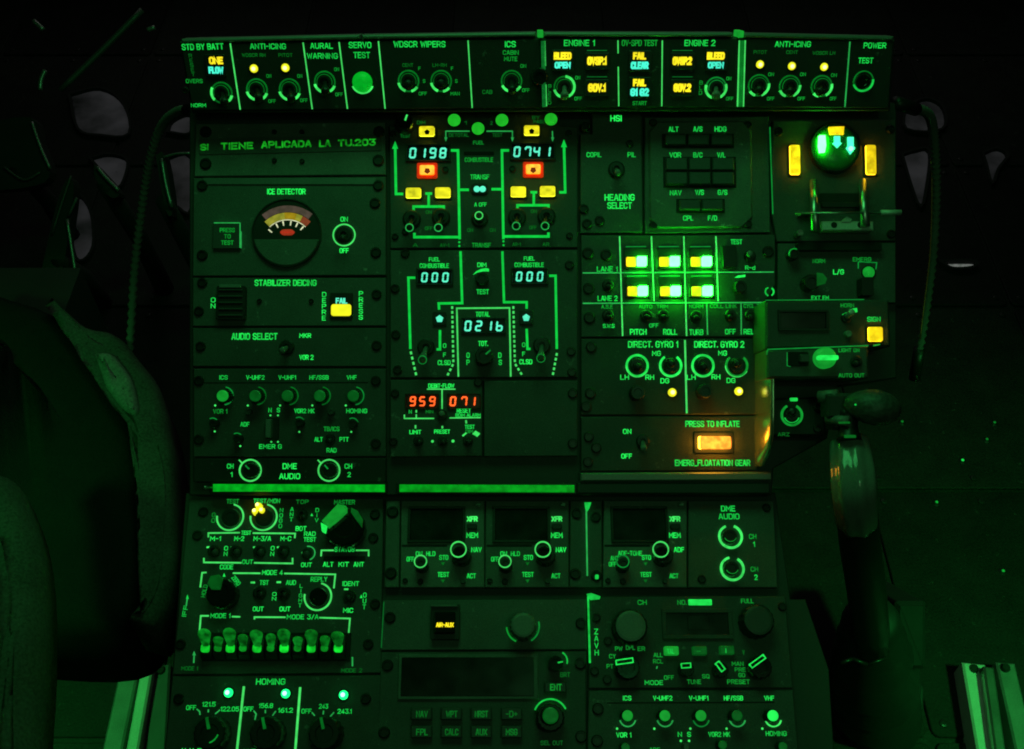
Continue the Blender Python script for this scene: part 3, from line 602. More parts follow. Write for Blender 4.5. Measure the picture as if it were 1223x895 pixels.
p.T(292.5, 507, 11, 5.5, 'ADF', 'legend_mid'); p.T(396, 512.5, 19, 5.5, 'TB/ICS', 'legend_lo'); p.T(380.5, 525, 10, 5.5, 'ALT', 'legend_mid'); p.T(411, 525, 11, 5.5, 'PTT', 'legend_mid'); p.T(323, 533.5, 27, 5.5, 'EMER G', 'legend_mid'); p.T(396, 538, 12, 5.5, 'RAD', 'legend_mid')
p.toggle(395, 524, 393, 528, 6, .012, 'black_plastic'); p.screws([(449, 455), (238, 455), (238, 525), (449, 530)], 6)

p = Panel('dme_audio_panel', 'narrow dark DME audio panel with two full green ring knobs side by side', MID, 346, 562, 0, 'panel')
p.plate([(231, 548), (461, 547.5), (461, 576), (231, 576)], 'panel_black')
for x, a in ((299, 135), (393, 130)):
    p.arc(x, 562, 12.7, 2, 0, 360, 'line'); p.knob(x, 562, 9, .010, 'black_plastic', point=a, pm='ring_mid')
    p.line([(x - 13.5, 549.5), (x - 9.5, 553.5)], 1.4)
p.T(275, 557, 8, 6, 'CH', 'legend_mid'); p.T(276.5, 567, 2.5, 6, '1', 'legend_mid'); p.T(346, 557, 17, 7, 'DME'); p.T(346, 569, 25, 7, 'AUDIO'); p.T(416, 557, 9, 6, 'CH', 'legend_mid'); p.T(417, 567, 4, 6, '2', 'legend_mid')

for lab, x0, x1, y0, wire in (('glowing green bar under the DME audio panel, with a wire at its end', 254, 459, 578.5, 1), ('glowing green bar above the twin radio control heads', 477, 686, 579, 0)):
    p = Panel('green_bar', lab, MID, (x0 + x1) / 2, y0 + 4.5, 0, 'light strip')
    p.plate([(x0, y0), (x1, y0 + .7), (x1, y0 + 9.4), (x0, y0 + 8.8)], 'strip_green', .004, .0008, 'glow_bar', .003)  # bar that glows of itself along the console step
    p.plate([(x0 - 3, y0 - 2), (x1 + 3, y0 - 2), (x1 + 3, y0 + 11.5), (x0 - 3, y0 + 11)], 'black_plastic', .004, .0005, 'channel', .0)
    if wire: p.lever(254, y0 + 4, 243, y0 + 3.5, .004, .0006, .0012, 'steel', None, 'wire')

# ================================================================== CENTRE COLUMN: fuel
p = Panel('fuel_panel', 'upper fuel panel with green flow lines, yellow buttons and cyan readouts 0198 and 0741', MID, 578, 216, 0, 'panel')
p.plate([(474, 137), (655, 135), (668, 136), (668, 150), (690, 152), (690, 296), (466, 297), (465, 150), (474, 150)], 'panel')
for x, y in ((542.5, 144), (571, 154), (599.5, 144), (658, 143)): p.lamp(x, y, 7.6, 'lens_green', 1.2, .002, 'push_button')
p.knob(483, 146, 10, .013, 'gloss_black', point=70, pm='legend_hi'); p.T(503, 146.5, 10, 4.5, 'DIM', 'legend_dim'); p.T(484, 162.5, 12, 4.5, 'TEST', 'legend_dim')  # glint on the dark knob put in as a glowing pointer
for x, y in ((510, 158), (635, 157)):
    q = p.caplight(x, y, 18, 11.5, 'lemon_key'); p.pent(x, y, 3.4, 'void', True, q)
for x, y in ((510.3, 204.3), (636.8, 203.3)):
    q = p.caplight(x, y, 17.5, 11.5, 'amber_deep', 'red_rim', frame=7); p.pent(x, y, 3.8, 'red_mark', False, q)
for x, y in ((494, 231.5), (529, 231), (619, 230), (654, 229.5)): p.caplight(x, y, 18, 12, 'lemon_key', frame=3)
for xs, y, ch in (((493, 507.5, 517, 529), 183, '0198'), ((617.5, 630.5, 641, 656.5), 181.5, '0741')):
    w = p.window(sum(xs) / 4, y, 50, 17, 'screen', 2); p.digits(xs, y, ch, 12.5, 'digit_cyan', w)
D = dict(w=1.3, mat='line_mid')
p.line([(532.5, 166), (532.5, 157), (561, 157)], **D); p.line([(581, 157), (612, 157), (612, 166)], **D); p.line([(659.7, 157), (660, 166)], **D)
for x in (532.5, 612, 660): p.arrow(x, 167, 3.6, 5, 'line_mid', False)
p.T(548, 161.5, 24, 4.5, 'DETOTAL', 'legend_dim'); p.T(594, 161.5, 12, 4.5, 'TEST', 'legend_dim'); p.T(640, 140.5, 9, 4.2, 'BY', 'legend_dim'); p.T(644, 145.5, 14, 4.2, 'PASS', 'legend_dim'); p.T(556, 147, 3, 4.5, '1', 'legend_dim'); p.T(587, 147, 3, 4.5, '2', 'legend_dim')
p.T(571.5, 170.5, 13, 4.6, 'FUEL', 'legend_lo'); p.T(572, 191, 34, 5.5, 'COMBUSTIBLE', 'legend_lo'); p.box('name_slot', 572, 183.5, 36, 4.5, 'void', -.001, .0004)
p.T(573, 211.5, 23, 6, 'TRANSF', 'legend_mid'); p.T(575, 293, 23, 5.5, 'TRANSF', 'legend_lo'); p.T(574, 244.5, 15, 5, 'A OFF', 'legend_mid')
FL = dict(w=3, mat='fuel_line')
p.line([(472, 176), (473, 232), (481.5, 232)], **FL); p.arrow(472, 173.5, 7, 9, 'fuel_line'); p.line([(673.6, 174), (675, 230), (668, 230)], **FL); p.arrow(673.5, 171.5, 7, 9, 'fuel_line')
p.line([(537.5, 180), (547, 180), (549, 286)], **FL); p.line([(608, 180), (599.5, 180), (601.2, 286)], **FL)
p.line([(549, 227), (560, 227)], **FL); p.line([(587, 226.3), (599, 226.3)], **FL)
p.line([(508, 231.5), (516, 231.5)], **FL); p.line([(512, 232), (512, 247)], **FL); p.line([(494, 252), (494, 247), (530, 247), (530, 252)], **FL)
p.line([(633.5, 230), (641.5, 230)], **FL); p.line([(637.5, 230), (637.5, 245.5)], **FL); p.line([(618, 250.5), (618, 245.5), (655, 245.5), (655, 250.5)], **FL)
p.line([(495, 278.5), (495, 283.5), (548, 283.5)], **FL); p.line([(601.5, 282.7), (655, 282.7), (655, 278)], **FL)
for x, y in ((548.5, 289.5), (548.6, 294), (601.3, 288.5), (601.4, 293)): p.dot(x, y, 1.4, 'fuel_line')
q = p.box('indicator_light', 573, 226, 21, 13, 'black_plastic', -.001, .002, 5); p.put('symbol', MB().add(*lathe([(.0024, 0), (.0018, .0008)], 14)).m(), 'digit_cyan', 569.5, 226, .002, q); p.put('symbol', MB().add(*lathe([(.0024, 0), (.0018, .0008)], 14)).m(), 'digit_cyan', 576.5, 226, .002, q)
for x, y, tx, ty in ((492, 262, 489, 272), (527, 260, 523.5, 272), (617.5, 260, 616.5, 270), (652.5, 259, 651, 270)): p.toggle(x, y, tx, ty, 11, .016, 'black_plastic', cap=(4.4, 1.2, 'line_mid'), lr=.003)
p.toggle(573, 262, 572, 257.5, 10, .018, 'black_plastic', cap=(4.4, 1.2, 'line'), lr=.003)
small(p, [(512, 253.5, 7, 'ON'), (512, 273, 9, 'OFF'), (637.5, 252.5, 7, 'ON'), (636.5, 272, 9, 'OFF'), (561.5, 275, 7, 'ON'), (588.5, 275, 7, 'ON'), (496, 293, 6, 'A'), (531, 293, 11, 'AV-1'), (617, 292, 10, 'AR-1'), (652, 292, 8, 'AR')], 'legend_dim')
p.screws([(484, 146 + 131), (680, 282), (472, 283), (679, 160), (470, 160), (532, 203), (612, 202)], 4)

p = Panel('fuel_panel', 'lower fuel panel with flow lines, readouts 000 and the boxed total 0216', MID, 578, 375, 0, 'panel')
p.plate([(466, 299), (690, 298.5), (690, 451), (466, 451.5)], 'panel')
for x, y in ((518.7, 310), (632, 309)): p.T(x, y, 13, 5, 'FUEL'); p.T(x, y + 7.5, 35, 5.5, 'COMBUSTIBLE', 'legend_mid')
for xs, y in (((507, 519.3, 532), 331.5), ((620, 632.5, 645), 330.5)):
    w = p.window(xs[1], y, 40, 16, 'screen', 2); p.digits(xs, y, '000', 11.5, 'digit_cyan', w)
FM = dict(w=2.8, mat='fuel_line')
p.line([(550, 300.5), (552, 362.3), (524, 362.7), (524.5, 370)], **FM); p.line([(600, 300.5), (602, 361.2), (629, 361.2), (629, 369)], **FM)
p.line([(496, 332), (487.8, 332), (490.2, 417)], **FM); p.line([(656, 329.7), (663.5, 329.7), (665, 417)], **FM)
p.dashes([(490.3, 419), (497.5, 450)], n=5); p.dashes([(665.3, 421), (660, 449.5)], n=5); p.line([(525.5, 394.5), (525.5, 417.5), (521.5, 417.5)], **FM); p.line([(629, 393), (630, 417), (633.5, 417)], **FM)
p.dashes([(540, 365), (541.5, 434.5), (533.8, 450)], n=15); p.dashes([(613, 365), (615, 434.5), (624, 449)], n=15)
p.line([(547.5, 450), (545.6, 368.5), (608.5, 368), (610, 450)], 1.8, 'line')
for x, y in ((525, 381), (628.5, 379.7)):
    q = p.box('indicator_light', x, y, 16, 16, 'black_plastic', -.001, .002, 1); p.pent(x, y, 4.6, 'digit_cyan', True, q, .0026)
p.T(575.5, 316.5, 11, 5.5, 'DIM'); p.T(576.5, 348.7, 15, 6, 'TEST', 'legend_mid'); p.knob(575.5, 332, 8, .009, 'black_plastic')
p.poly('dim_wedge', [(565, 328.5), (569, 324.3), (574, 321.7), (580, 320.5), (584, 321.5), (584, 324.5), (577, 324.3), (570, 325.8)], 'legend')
p.T(576.5, 375.5, 17, 6, 'TOTAL', 'legend_mid'); w = p.window(577.5, 389.5, 50, 16, 'screen', 1.5); p.digits((559, 571.7, 586.5, 596.5), 389.5, '021b', 12.5, 'digit_cyan', w)
p.T(577, 410.5, 12, 6.2, 'TOT.'); p.knob(578, 425, 11, .012, 'black_plastic', point=40, pm='ring_mid')
for x, y, t in ((559, 424.5, 'O'), (559, 433, 'P'), (597, 424.5, 'D'), (597.5, 433, 'S')): p.T(x, y, 4, 6.5, t, 'legend_mid')
p.toggle(509, 415, 504.5, 430, 10.5, .016, 'knob_grey', cap=(4.8, 1, 'ring_mid'), lr=.003); p.toggle(647, 413, 646, 428, 10.5, .016, 'knob_grey', cap=(4.8, 1, 'ring_mid'), lr=.003)
for x, y, d in ((531, 413, 0), (625.5, 412, -2)): p.T(x, y, 4, 5.5, 'O', 'legend_mid'); p.T(x, y + 11, 3.6, 5.5, 'F', 'legend_mid'); p.T(x - .5 + (3 if d else 0), y + 20.3, 15.5, 6, 'CLSD')
p.screws([(484, 303), (467 + 5, 345), (680, 317), (473, 400), (682, 420), (475, 442), (683, 445)], 5.5)

p = Panel('flow_meter_panel', 'small fuel flow panel with red digits 959 and 071', MID, 530, 498, 0, 'panel')
p.plate([(466, 454), (576, 453.5), (576, 545), (466, 546)], 'panel')
p.T(527, 461, 31, 5.3, 'DEBIT-FLOW'); p.line([(510, 465), (544, 465)], 1.4); p.line([(528, 465), (528, 488.5)], 1.5)
for xs, ch in (((493, 504.3, 516.3), '959'), ((541, 554.3, 567), '071')):
    w = p.window(xs[1], 479.5, 38, 16, 'window_red', 1); p.digits(xs, 479.5, ch, 11.5, 'red_digit', w)
p.line([(483, 495.5), (483, 500), (518.5, 500)], 1.4); p.line([(537, 499.4), (574, 499)], 1.4); p.T(490, 492, 3.5, 4.5, 'N', 'legend_mid'); p.T(513, 492, 9, 4, 'MIN', 'legend_lo')
p.line([(497.2, 490), (497.2, 493)], 1.6); p.line([(497.2, 495), (497.2, 499.5)], 1.4); p.T(554, 490.5, 17, 5.5, 'RESET'); p.T(559, 496, 30, 4.2, 'BDIM ALARM')
p.T(496, 516.2, 14, 5, 'LIMIT'); p.T(528, 515.7, 19, 5, 'PRESET'); p.T(561, 510, 12, 5, 'TEST', 'legend_mid'); p.T(560.5, 515.5, 9, 4.5, 'DIM', 'legend_lo'); p.line([(496.3, 508), (496.3, 512)], 1.8); p.line([(528.3, 509), (528.3, 512)], 2); p.line([(556.5, 502), (557, 506)], 2)
p.toggle(528, 496, 527.5, 494, 6.5, .012, 'knob_grey', lr=.0022)
for x in (500, 529, 559): p.toggle(x, 527, x + 1, 529, 6, .009, 'black_plastic', lr=.002)
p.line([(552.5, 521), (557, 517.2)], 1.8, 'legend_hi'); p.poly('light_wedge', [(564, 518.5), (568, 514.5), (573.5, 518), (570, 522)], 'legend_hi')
p.dot(516.5, 527.3, 1.8); p.dot(541, 527, 2); p.dot(555, 529, 1.5, 'legend_lo'); p.screws([(472, 470), (470, 528), (571, 457)], 5)
p = Panel('blank_panel', 'plain empty grey blank panel beside the red flow digits', MID, 634, 500, 0, 'panel')
p.plate([(578, 455), (690, 454.5), (690, 545), (578, 545.5)], 'panel'); p.screws([(684, 470), (684, 530)], 6)

# ================================================================== RIGHT COLUMN
p = Panel('heading_select_panel', 'grey HSI heading select panel with one toggle switch', MID, 732, 205, 0, 'panel')
p.plate([(707, 135), (766, 134), (768, 278), (693, 279), (693, 160), (707, 160)], 'panel_worn')
p.T(735.7, 141.5, 13.5, 7.5, 'HSI'); p.T(709.5, 185, 18, 6, 'COPIL', 'legend_mid'); p.T(754.5, 185, 10, 6, 'PIL', 'legend_mid'); p.T(740, 236, 36, 8, 'HEADING'); p.T(740, 245.7, 29.5, 8, 'SELECT')
p.toggle(736, 203, 738, 207, 10, .016, 'knob_grey'); p.screw(752, 172, 4.5); p.screws([(699, 151 + 1), (716, 264), (701, 268), (697, 250)], 6)

p = Panel('mode_selector_panel', 'grey autopilot mode selector with eleven blank keys in an eight-sided frame', MID, 835, 208, 0, 'panel')
p.plate([(770, 140), (918, 139), (920, 278), (770, 279)], 'panel'); p.plate([(786, 145), (887, 144), (898, 156), (899, 260), (887, 272), (787, 273), (776, 262), (775, 157)], 'panel_worn', .004, .0012, 'keypad_frame', .0022)
def key(x0, x1, y0, y1): p.box('key', (x0 + x1) / 2, (y0 + y1) / 2, x1 - x0 - 2, y1 - y0 - 2, 'key_grey', .0018, .0065, 1, .0008)
p.box('key_well', 833, 169.5, 86, 17, 'void', .001, .0026); p.box('key_well', 835, 207, 87, 37, 'void', .001, .0026); p.box('key_well', 836, 247, 58, 17, 'void', .001, .0026)
for i in range(3): key(792 + 27.3 * i, 819 + 27.3 * i, 162, 177); key(793 + 27.6 * i, 820.6 + 27.6 * i, 190, 207); key(793 + 27.6 * i, 820.6 + 27.6 * i, 207, 224)
for i in range(2): key(809 + 27 * i, 836 + 27 * i, 240, 254)
for x, y, w, t in ((804.5, 154.5, 12, 'ALT'), (833.5, 154.3, 11, 'A/S'), (860.5, 154.3, 14, 'HDG'), (806.5, 185.3, 14, 'VOR'), (833.5, 185.3, 11, 'B/C'), (861.5, 185.3, 10, 'V/L'), (807, 230.5, 14, 'NAV'), (835.5, 230, 10.5, 'V/S'), (863, 230, 11.5, 'G/S'), (822, 260.7, 12.5, 'CPL'), (851, 260.7, 11, 'F/D')): p.T(x, y, w, 6.2, t, 'legend_mid', z=.0027)
p.screws([(780, 147), (893, 150), (780, 270), (893, 268)], 5)

p = Panel('lane_panel', 'autopilot lane panel with six pairs of lit yellow and white-green lamps', MID, 810, 342, 0, 'panel')
p.plate([(694, 281), (926, 280.5), (926, 340), (913, 360), (913, 402.5), (694, 403)], 'panel')
for pts in ([(740, 282.5), (743.6, 401.5)], [(778, 282.5), (781.2, 360)], [(816.6, 282.5), (820, 401.5)], [(855, 282.5), (857.6, 360)]): p.line(pts, 1.5)
p.line([(696, 326.3), (924, 325.2)], 1.4, 'line_mid'); p.line([(696, 362.6), (911, 361.6)], 1.4, 'line_mid'); p.line([(844, 363), (845, 400)], 1.3, 'line_mid'); p.line([(885, 362), (885.3, 400)], 1.3, 'line_mid')
for y, xs in ((313.5, ((753.3, 765.7), (792.7, 804.8), (830.3, 842.8))), (348.6, ((754.8, 766.9), (793.9, 805.9), (831.2, 843.8)))):
    for a, b in xs:
        q = p.box('annunciator', (a + b) / 2, y - 4.5, 29, 24, 'black_plastic', -.001, .002, 1)
        p.box('lens', a, y, 11.6, 11.5, 'amber', .001, .0026, 1.5, .0005, q); p.box('lens', b, y, 11.6, 11.5, 'lane_green', .001, .0065, 1.5, .0005, q)
        p.line([((a + b) / 2 - 12, y - 18.5), ((a + b) / 2 + 12, y - 18.7)], 1.2, 'ring_mid', 'edge_glow')
p.T(725.3, 321.5, 25, 6.5, 'LANE 1', 'legend_mid'); p.T(725.7, 356.6, 24, 6.5, 'LANE 2', 'legend_mid'); p.T(725, 366.5, 14, 5, 'A.S.E', 'legend_lo'); p.T(771, 366.3, 16, 4.6, 'AUTO', 'legend_lo'); p.T(791, 366.3, 14, 4.6, 'TRIM', 'legend_lo'); p.T(831.5, 366, 17, 5, 'NORM', 'legend_lo')
p.T(864, 365.7, 32, 5, 'COLL LINK', 'legend_lo'); p.T(899, 365.5, 22, 5, 'CYCL TR', 'legend_lo'); p.T(727, 389.5, 14, 4.8, 'S.W.S', 'legend_mid'); p.T(781, 389, 11, 5, 'OFF', 'legend_mid')
p.T(762.3, 396.6, 20, 7, 'PITCH'); p.T(800.5, 396.6, 17, 7, 'ROLL'); p.T(831.6, 397, 17, 7, 'TURB', 'legend_mid'); p.T(872.4, 396.3, 13, 6.5, 'OFF', 'legend_mid'); p.T(896.5, 396.3, 17, 6.5, 'RELE', 'legend_mid'); p.T(879.5, 289, 14, 6, 'TEST', 'legend_mid'); p.T(896, 320, 12, 5, 'R-d', 'legend_mid')
for x, y in ((726, 341), (771.5, 377), (792, 377), (831, 378), (872, 377), (896, 377), (726, 377)): p.toggle(x, y, x + 1, y + 3, 7, .011, 'screw_steel')
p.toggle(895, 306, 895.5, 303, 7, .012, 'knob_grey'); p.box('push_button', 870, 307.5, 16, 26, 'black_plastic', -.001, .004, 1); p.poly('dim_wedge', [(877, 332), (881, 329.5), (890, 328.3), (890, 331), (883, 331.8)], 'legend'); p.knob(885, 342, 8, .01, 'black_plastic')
p.arc(919, 348.7, 5, 1.6, 110, 250, 'legend_mid'); p.arc(919, 348.7, 5, 1.6, -60, 60, 'legend_mid'); p.dot(883.5, 347, 3, 'red_rim')
p.screws([(702, 303), (724, 305), (917, 301), (704, 380), (703, 345)], 7)

p = Panel('gyro_panel', 'dark directional gyro panel with four green ring switches and two yellow dot lamps', MID, 803, 450, 0, 'panel')
p.plate([(694, 405), (911, 404.5), (910, 495), (694, 496)], 'panel')
p.T(780, 411.5, 60, 8, 'DIRECT. GYRO 1'); p.T(859, 411.5, 60, 8, 'DIRECT. GYRO 2'); p.line([(818, 406.5), (820.2, 494)], 2)
for x, a0, a1, m in ((761, 0, 360, 'legend'), (801, 125, 415, 'legend'), (839.5, 0, 360, 'legend'), (879.8, 130, 410, 'legend_lo')):
    p.arc(x, 437, 12.6, 3, a0, a1, m, .0014); t = p.toggle(x, 437, x + 1, 434 if a0 else 439, 9.5, .014, 'black_plastic', lr=.003); p.arc(x, 437, 13.6, .8, 180, 330, 'legend_hi', .0018)
for x, y, t in ((784, 422.3, 'MG'), (863, 422, 'MG'), (746, 450.7, 'LH'), (776, 450.7, 'RH'), (794, 455, 'DG'), (825.6, 450.7, 'LH'), (855, 450.3, 'RH'), (873, 454.7, 'DG')): p.T(x, y, 10.5, 6.2, t)
for x, y in ((802.7, 469), (882, 467.6)): p.lamp(x, y, 5, 'lemon', 1.5, .004)
p.knob(762, 469, 9, .012, 'black_plastic'); p.knob(843, 467, 9, .012, 'black_plastic'); p.screws([(706, 415), (705, 470), (700, 486), (906, 420)], 6.5)

p = Panel('floatation_panel', 'dark emergency floatation gear panel with a glowing orange press to inflate button', MID, 800, 530, 0, 'panel')
p.plate([(694, 498), (909, 497), (904, 562), (694, 563)], 'panel')
p.T(749, 515.5, 10, 6, 'ON'); p.T(748.5, 545, 13, 6, 'OFF'); p.toggle(767.6, 527, 769, 537, 8, .013, 'knob_grey'); p.T(851, 506.5, 65, 7.5, 'PRESS TO INFLATE'); p.T(851, 553, 90, 7.5, 'EMERG_FLOATATION GEAR')
q = p.caplight(852, 529, 37, 15, 'amber_lamp', 'black_plastic', 'push_button', 10, .0075)
ln = q.children[0].data; ln.materials.append(MAT['amber_side'])
for f_ in ln.polygons: f_.material_index = 1 if abs(f_.normal.z) < .3 else 0
p.screws([(703, 522), (702, 552), (712, 535)], 6)

# ------------------------------------------------------------------ landing gear corner
p = Panel('undercarriage_panel', 'landing gear panel with a round green-lit indicator between two upright amber bars', MID, 996, 210, 0, 'panel')
p.plate([(923, 144), (1070, 143), (1070, 288), (928, 289), (921, 250)], 'panel')
p.line([(919.5, 152), (923, 256)], 1.2, 'ring_mid', 'edge_glow')  # light along the panel edge put in as a glowing line
for x in (948.5, 1039): p.caplight(x, 192, 12, 35, 'amber', frame=3)
k = p.K(996, 178)[0]
g = p.put('gear_indicator', MB().add(*lathe([(31 * k, -.001), (31 * k, .004), (29 * k, .005), (28 * k, .005), (27.6 * k, .002)], 44)).m(), 'black_plastic', 996, 178)
p.put('dial_glass', MB().add(*lathe([(28.5 * k, .001), (28 * k, .0035), (24 * k, .006), (16 * k, .0078), (6 * k, .0085)], 44)).m(True), 'disc_green', 996, 178, 0, g)
def sym(px, mat, z=.0094): 
    o = [Vector(p.P(*q)) - g.location.xy for q in px]; return new('lamp_symbol', MB().add(*prism([tuple(v) for v in o], .002, z, .0003)).m(), mat, (0, 0, 0), g)
sym([(974.5, 166), (981.5, 166), (982.5, 178), (981, 186), (975, 186), (973.5, 178)], 'gear_green', .0098)
sym([(992, 167), (999, 167), (999, 174), (1001, 175.5), (995.5, 181), (990, 175.5), (992, 174)], 'gear_cyan'); sym([(1008, 168), (1015, 168), (1015, 179), (1017, 181), (1011.5, 188), (1006, 181), (1008, 179)], 'gear_cyan')
p.put('lamp_symbol', MB().add(*lathe([(.0022, .003), (.0018, .0102)], 14)).m(), 'gear_green', 1011.5, 182, 0, g); sym([(986, 156), (1004, 155.5), (1003, 165), (987, 165)], 'amber')
p.screws([(930, 158), (1063, 155), (1064, 280)], 5.5)
# gear lever assembly
t = Panel('landing_gear_lever', 'bare metal landing gear lever gate with a cross pin and a bright drilled plate', MID, 1003, 256, 0, 'lever')
for xa, ya, xb, yb in ((971, 216, 974, 276), (1030, 216, 1033.5, 270)):
    v, f = tube([Vector((*t.P(xa, ya, .003), .003)), Vector((*t.P((xa + xb) / 2, (ya + yb) / 2, .014), .014)), Vector((*t.P(xb, yb, .018), .018))], [.0028, .003, .0035], 10); new('arm', mesh(v, f, True), 'steel', (0, 0, 0), t.e)
def seg(a, b, r, name, mat='steel', n=10):
    v, f = tube([Vector((*t.P(*a[:2], a[2]), a[2])), Vector((*t.P(*b[:2], b[2]), b[2]))], [r, r], n); return new(name, mesh(v, f, True), mat, (0, 0, 0), t.e)
seg((950, 255, .018), (1056, 254.2, .018), .0008, 'cross_pin'); seg((1052, 254.2, .018), (1076, 254, .018), .0021, 'pin_handle', 'bright_plate')
q = t.box('lever_plate', 1005.5, 274.5, 61, 11, 'bright_plate', .004, .014, 1, .0008)
for x in (989.5, 1020.5): t.put('hole', cached('hole', lambda: MB().add(*lathe([(.0024, .0139), (.0022, .0144)], 14)).m()), 'void', x, 273.5, 0, q)
t.poly('latch', [(998, 270), (1004, 264), (1010, 267), (1008, 270)], 'bright_plate', .006, .015)
t.box('gate_slot', 1003, 237, 50, 12, 'void', -.0005, .0008, 2); t.box('gate_slot', 1003, 246, 46, 6, 'black_plastic', -.0005, .004, 1)
t.arc(960, 267, 11, 1.6, -20, 140, 'steel', .006, 'pull_ring'); t.knob(956, 278, 4, .012, 'steel', rib=0)

# raised sub-panels, 38 mm proud of the console
RB = .038
p = Panel('gear_emergency_panel', 'landing gear emergency panel with a small round green button in a bracket', MID, 990, 325, 0, 'panel')
p.plate([(929, 291), (1070, 290), (1070, 362), (929, 362)], 'panel')
p.T(978, 312, 15, 5, 'NORM', 'legend_lo'); p.T(1001.5, 325, 13, 6.2, 'L/G'); p.T(1029.5, 310, 22, 5, 'EMERG', 'legend_lo'); p.T(979.5, 356, 21, 5.2, 'EXT EM', 'legend_mid')
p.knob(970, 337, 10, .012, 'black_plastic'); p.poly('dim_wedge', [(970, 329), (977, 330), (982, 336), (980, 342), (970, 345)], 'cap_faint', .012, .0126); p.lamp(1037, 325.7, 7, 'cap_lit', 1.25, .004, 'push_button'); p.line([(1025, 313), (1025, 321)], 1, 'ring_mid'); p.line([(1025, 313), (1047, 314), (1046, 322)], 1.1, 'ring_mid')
p.knob(949, 303, 7, .01, 'screw_steel'); p.arc(949, 303, 6, 1.4, 60, 200, 'legend_lo', .011); p.box('cover_strip', 1000, 296, 100, 10, 'void', -.001, .006, 1); p.box('knob_guard', 1030, 345, 14, 22, 'black_plastic', -.001, .012, 2)
p = Panel('horn_panel', 'raised box with a dark blank window, horn switch and square yellow sign lamp', MID, 990, 388, RB, 'panel')
p.plate([(914, 359), (1062, 358), (1064, 414), (914, 417)], 'panel', RB, .0015, 'box_body')
p.window(958.7, 383, 54, 19); p.T(1012, 365, 16, 5, 'HORN', 'legend_lo'); p.toggle(1010, 380, 1018, 372, 6, .012, 'bright_plate', lr=.0022); p.poly('light_wedge', [(1014, 370), (1022, 368.5), (1022.5, 373.5), (1015, 374)], 'legend', .001, .003); p.poly('light_wedge', [(1005, 376), (1010, 373.5), (1011, 378), (1007, 382)], 'legend_mid', .001, .002)  # brightness of the toggle lever put in as glowing wedges
p.knob(1014, 398.6, 4, .005, 'cap_green', rib=0); p.T(1043.7, 381.5, 16, 6, 'SIGN', 'legend_mid'); p.caplight(1044.3, 399.7, 17, 17, 'amber', frame=3); p.line([(1043, 413), (1051, 411.5)], 1.6, 'legend_lo'); p.line([(914, 358.8), (1032, 358)], .8, 'ring_mid', 'edge_glow')  # last line: lit edge of the raised box put in as glow
p = Panel('light_switch_panel', 'raised box with a slotted bright green round knob under the yellow sign lamp', MID, 976, 432, RB + .002, 'panel')
p.plate([(916, 418), (1037, 413.5), (1038, 452), (916, 452)], 'panel', RB, .0015, 'box_body')
p.line([(917, 417.5), (1037, 413)], 1.3, 'ring_mid', 'edge_glow'); p.line([(917, 418), (915.5, 424)], 1.3, 'ring_mid', 'edge_glow')  # box edge highlights put in as glowing lines
q = p.box('slide_slot', 953, 429, 25, 17, 'void', -.001, .001, 2); p.box('slide_tab', 959, 429, 12, 10, 'key_grey', 0, .006, 2, .0008, q); p.line([(940, 421), (940, 437), (944, 438)], 1, 'ring_mid', 'edge_glow')
k = p.K(983, 428)[0]; q = p.put('knob', MB().add(*lathe([(12.6 * k, -.001), (12.6 * k, .007), (11.4 * k, .009), (8 * k, .0098)], 30)).m(True), 'cap_lit', 983, 428.4); p.box('grip_bar', 983, 429, 24, 5.5, 'legend', .006, .0135, 2, .0008, q)
p.T(1014, 418.5, 25, 4.8, 'LIGHT ON', 'legend_lo'); p.T(1017, 448.5, 31, 4.8, 'AUTO OUT', 'legend_lo'); p.toggle(1022, 432, 1023, 435, 7, .011, 'black_plastic')
# the tall cheek plate whose inner side catches the orange lamp
ck = Panel('cheek_plate', 'upright metal cheek plate lit orange by the press to inflate button', MID, 906, 470, 0, 'plate')
a = [ck.P(903, 380), ck.P(904.5, 557), ck.P(908.5, 552), ck.P(908, 380)]
def cheek(pts, tops, name, mat):
    n = len(pts); v = [(x, y, -.004) for x, y in pts] + [(x, y, z) for (x, y), z in zip(pts, tops)]
    f = [tuple(range(n))[::-1], tuple(range(n, 2 * n))] + [(i, (i + 1) % n, n + (i + 1) % n, n + i) for i in range(n)]
    return new(name, mesh(v, f), mat, (0, 0, 0), ck.e)
rows = []
for y_, zt in ((380, .036), (410, .036), (440, .036), (470, .036), (500, .036), (520, .034), (535, .027), (547, .015), (557, .004)):
    row = []
    for q_ in range(9):
        th_ = math.pi / 2 * q_ / 8; x_, yy = ck.P(901.5 + 7.5 * (1 - math.cos(th_)), y_); row.append((x_, yy, -.003 + (zt + .003) * math.sin(th_)))
    x_, yy = ck.P(911, y_); row.append((x_, yy, zt)); row.append((x_, yy, -.003)); rows.append(row)
nr_ = len(rows[0]); fs_ = [(r_ * nr_ + c_, r_ * nr_ + c_ + 1, (r_ + 1) * nr_ + c_ + 1, (r_ + 1) * nr_ + c_) for r_ in range(len(rows) - 1) for c_ in range(nr_ - 1)]
cw = new('side_wall', mesh([v_ for r_ in rows for v_ in r_], fs_, True), 'cheek_metal', (0, 0, 0), ck.e)
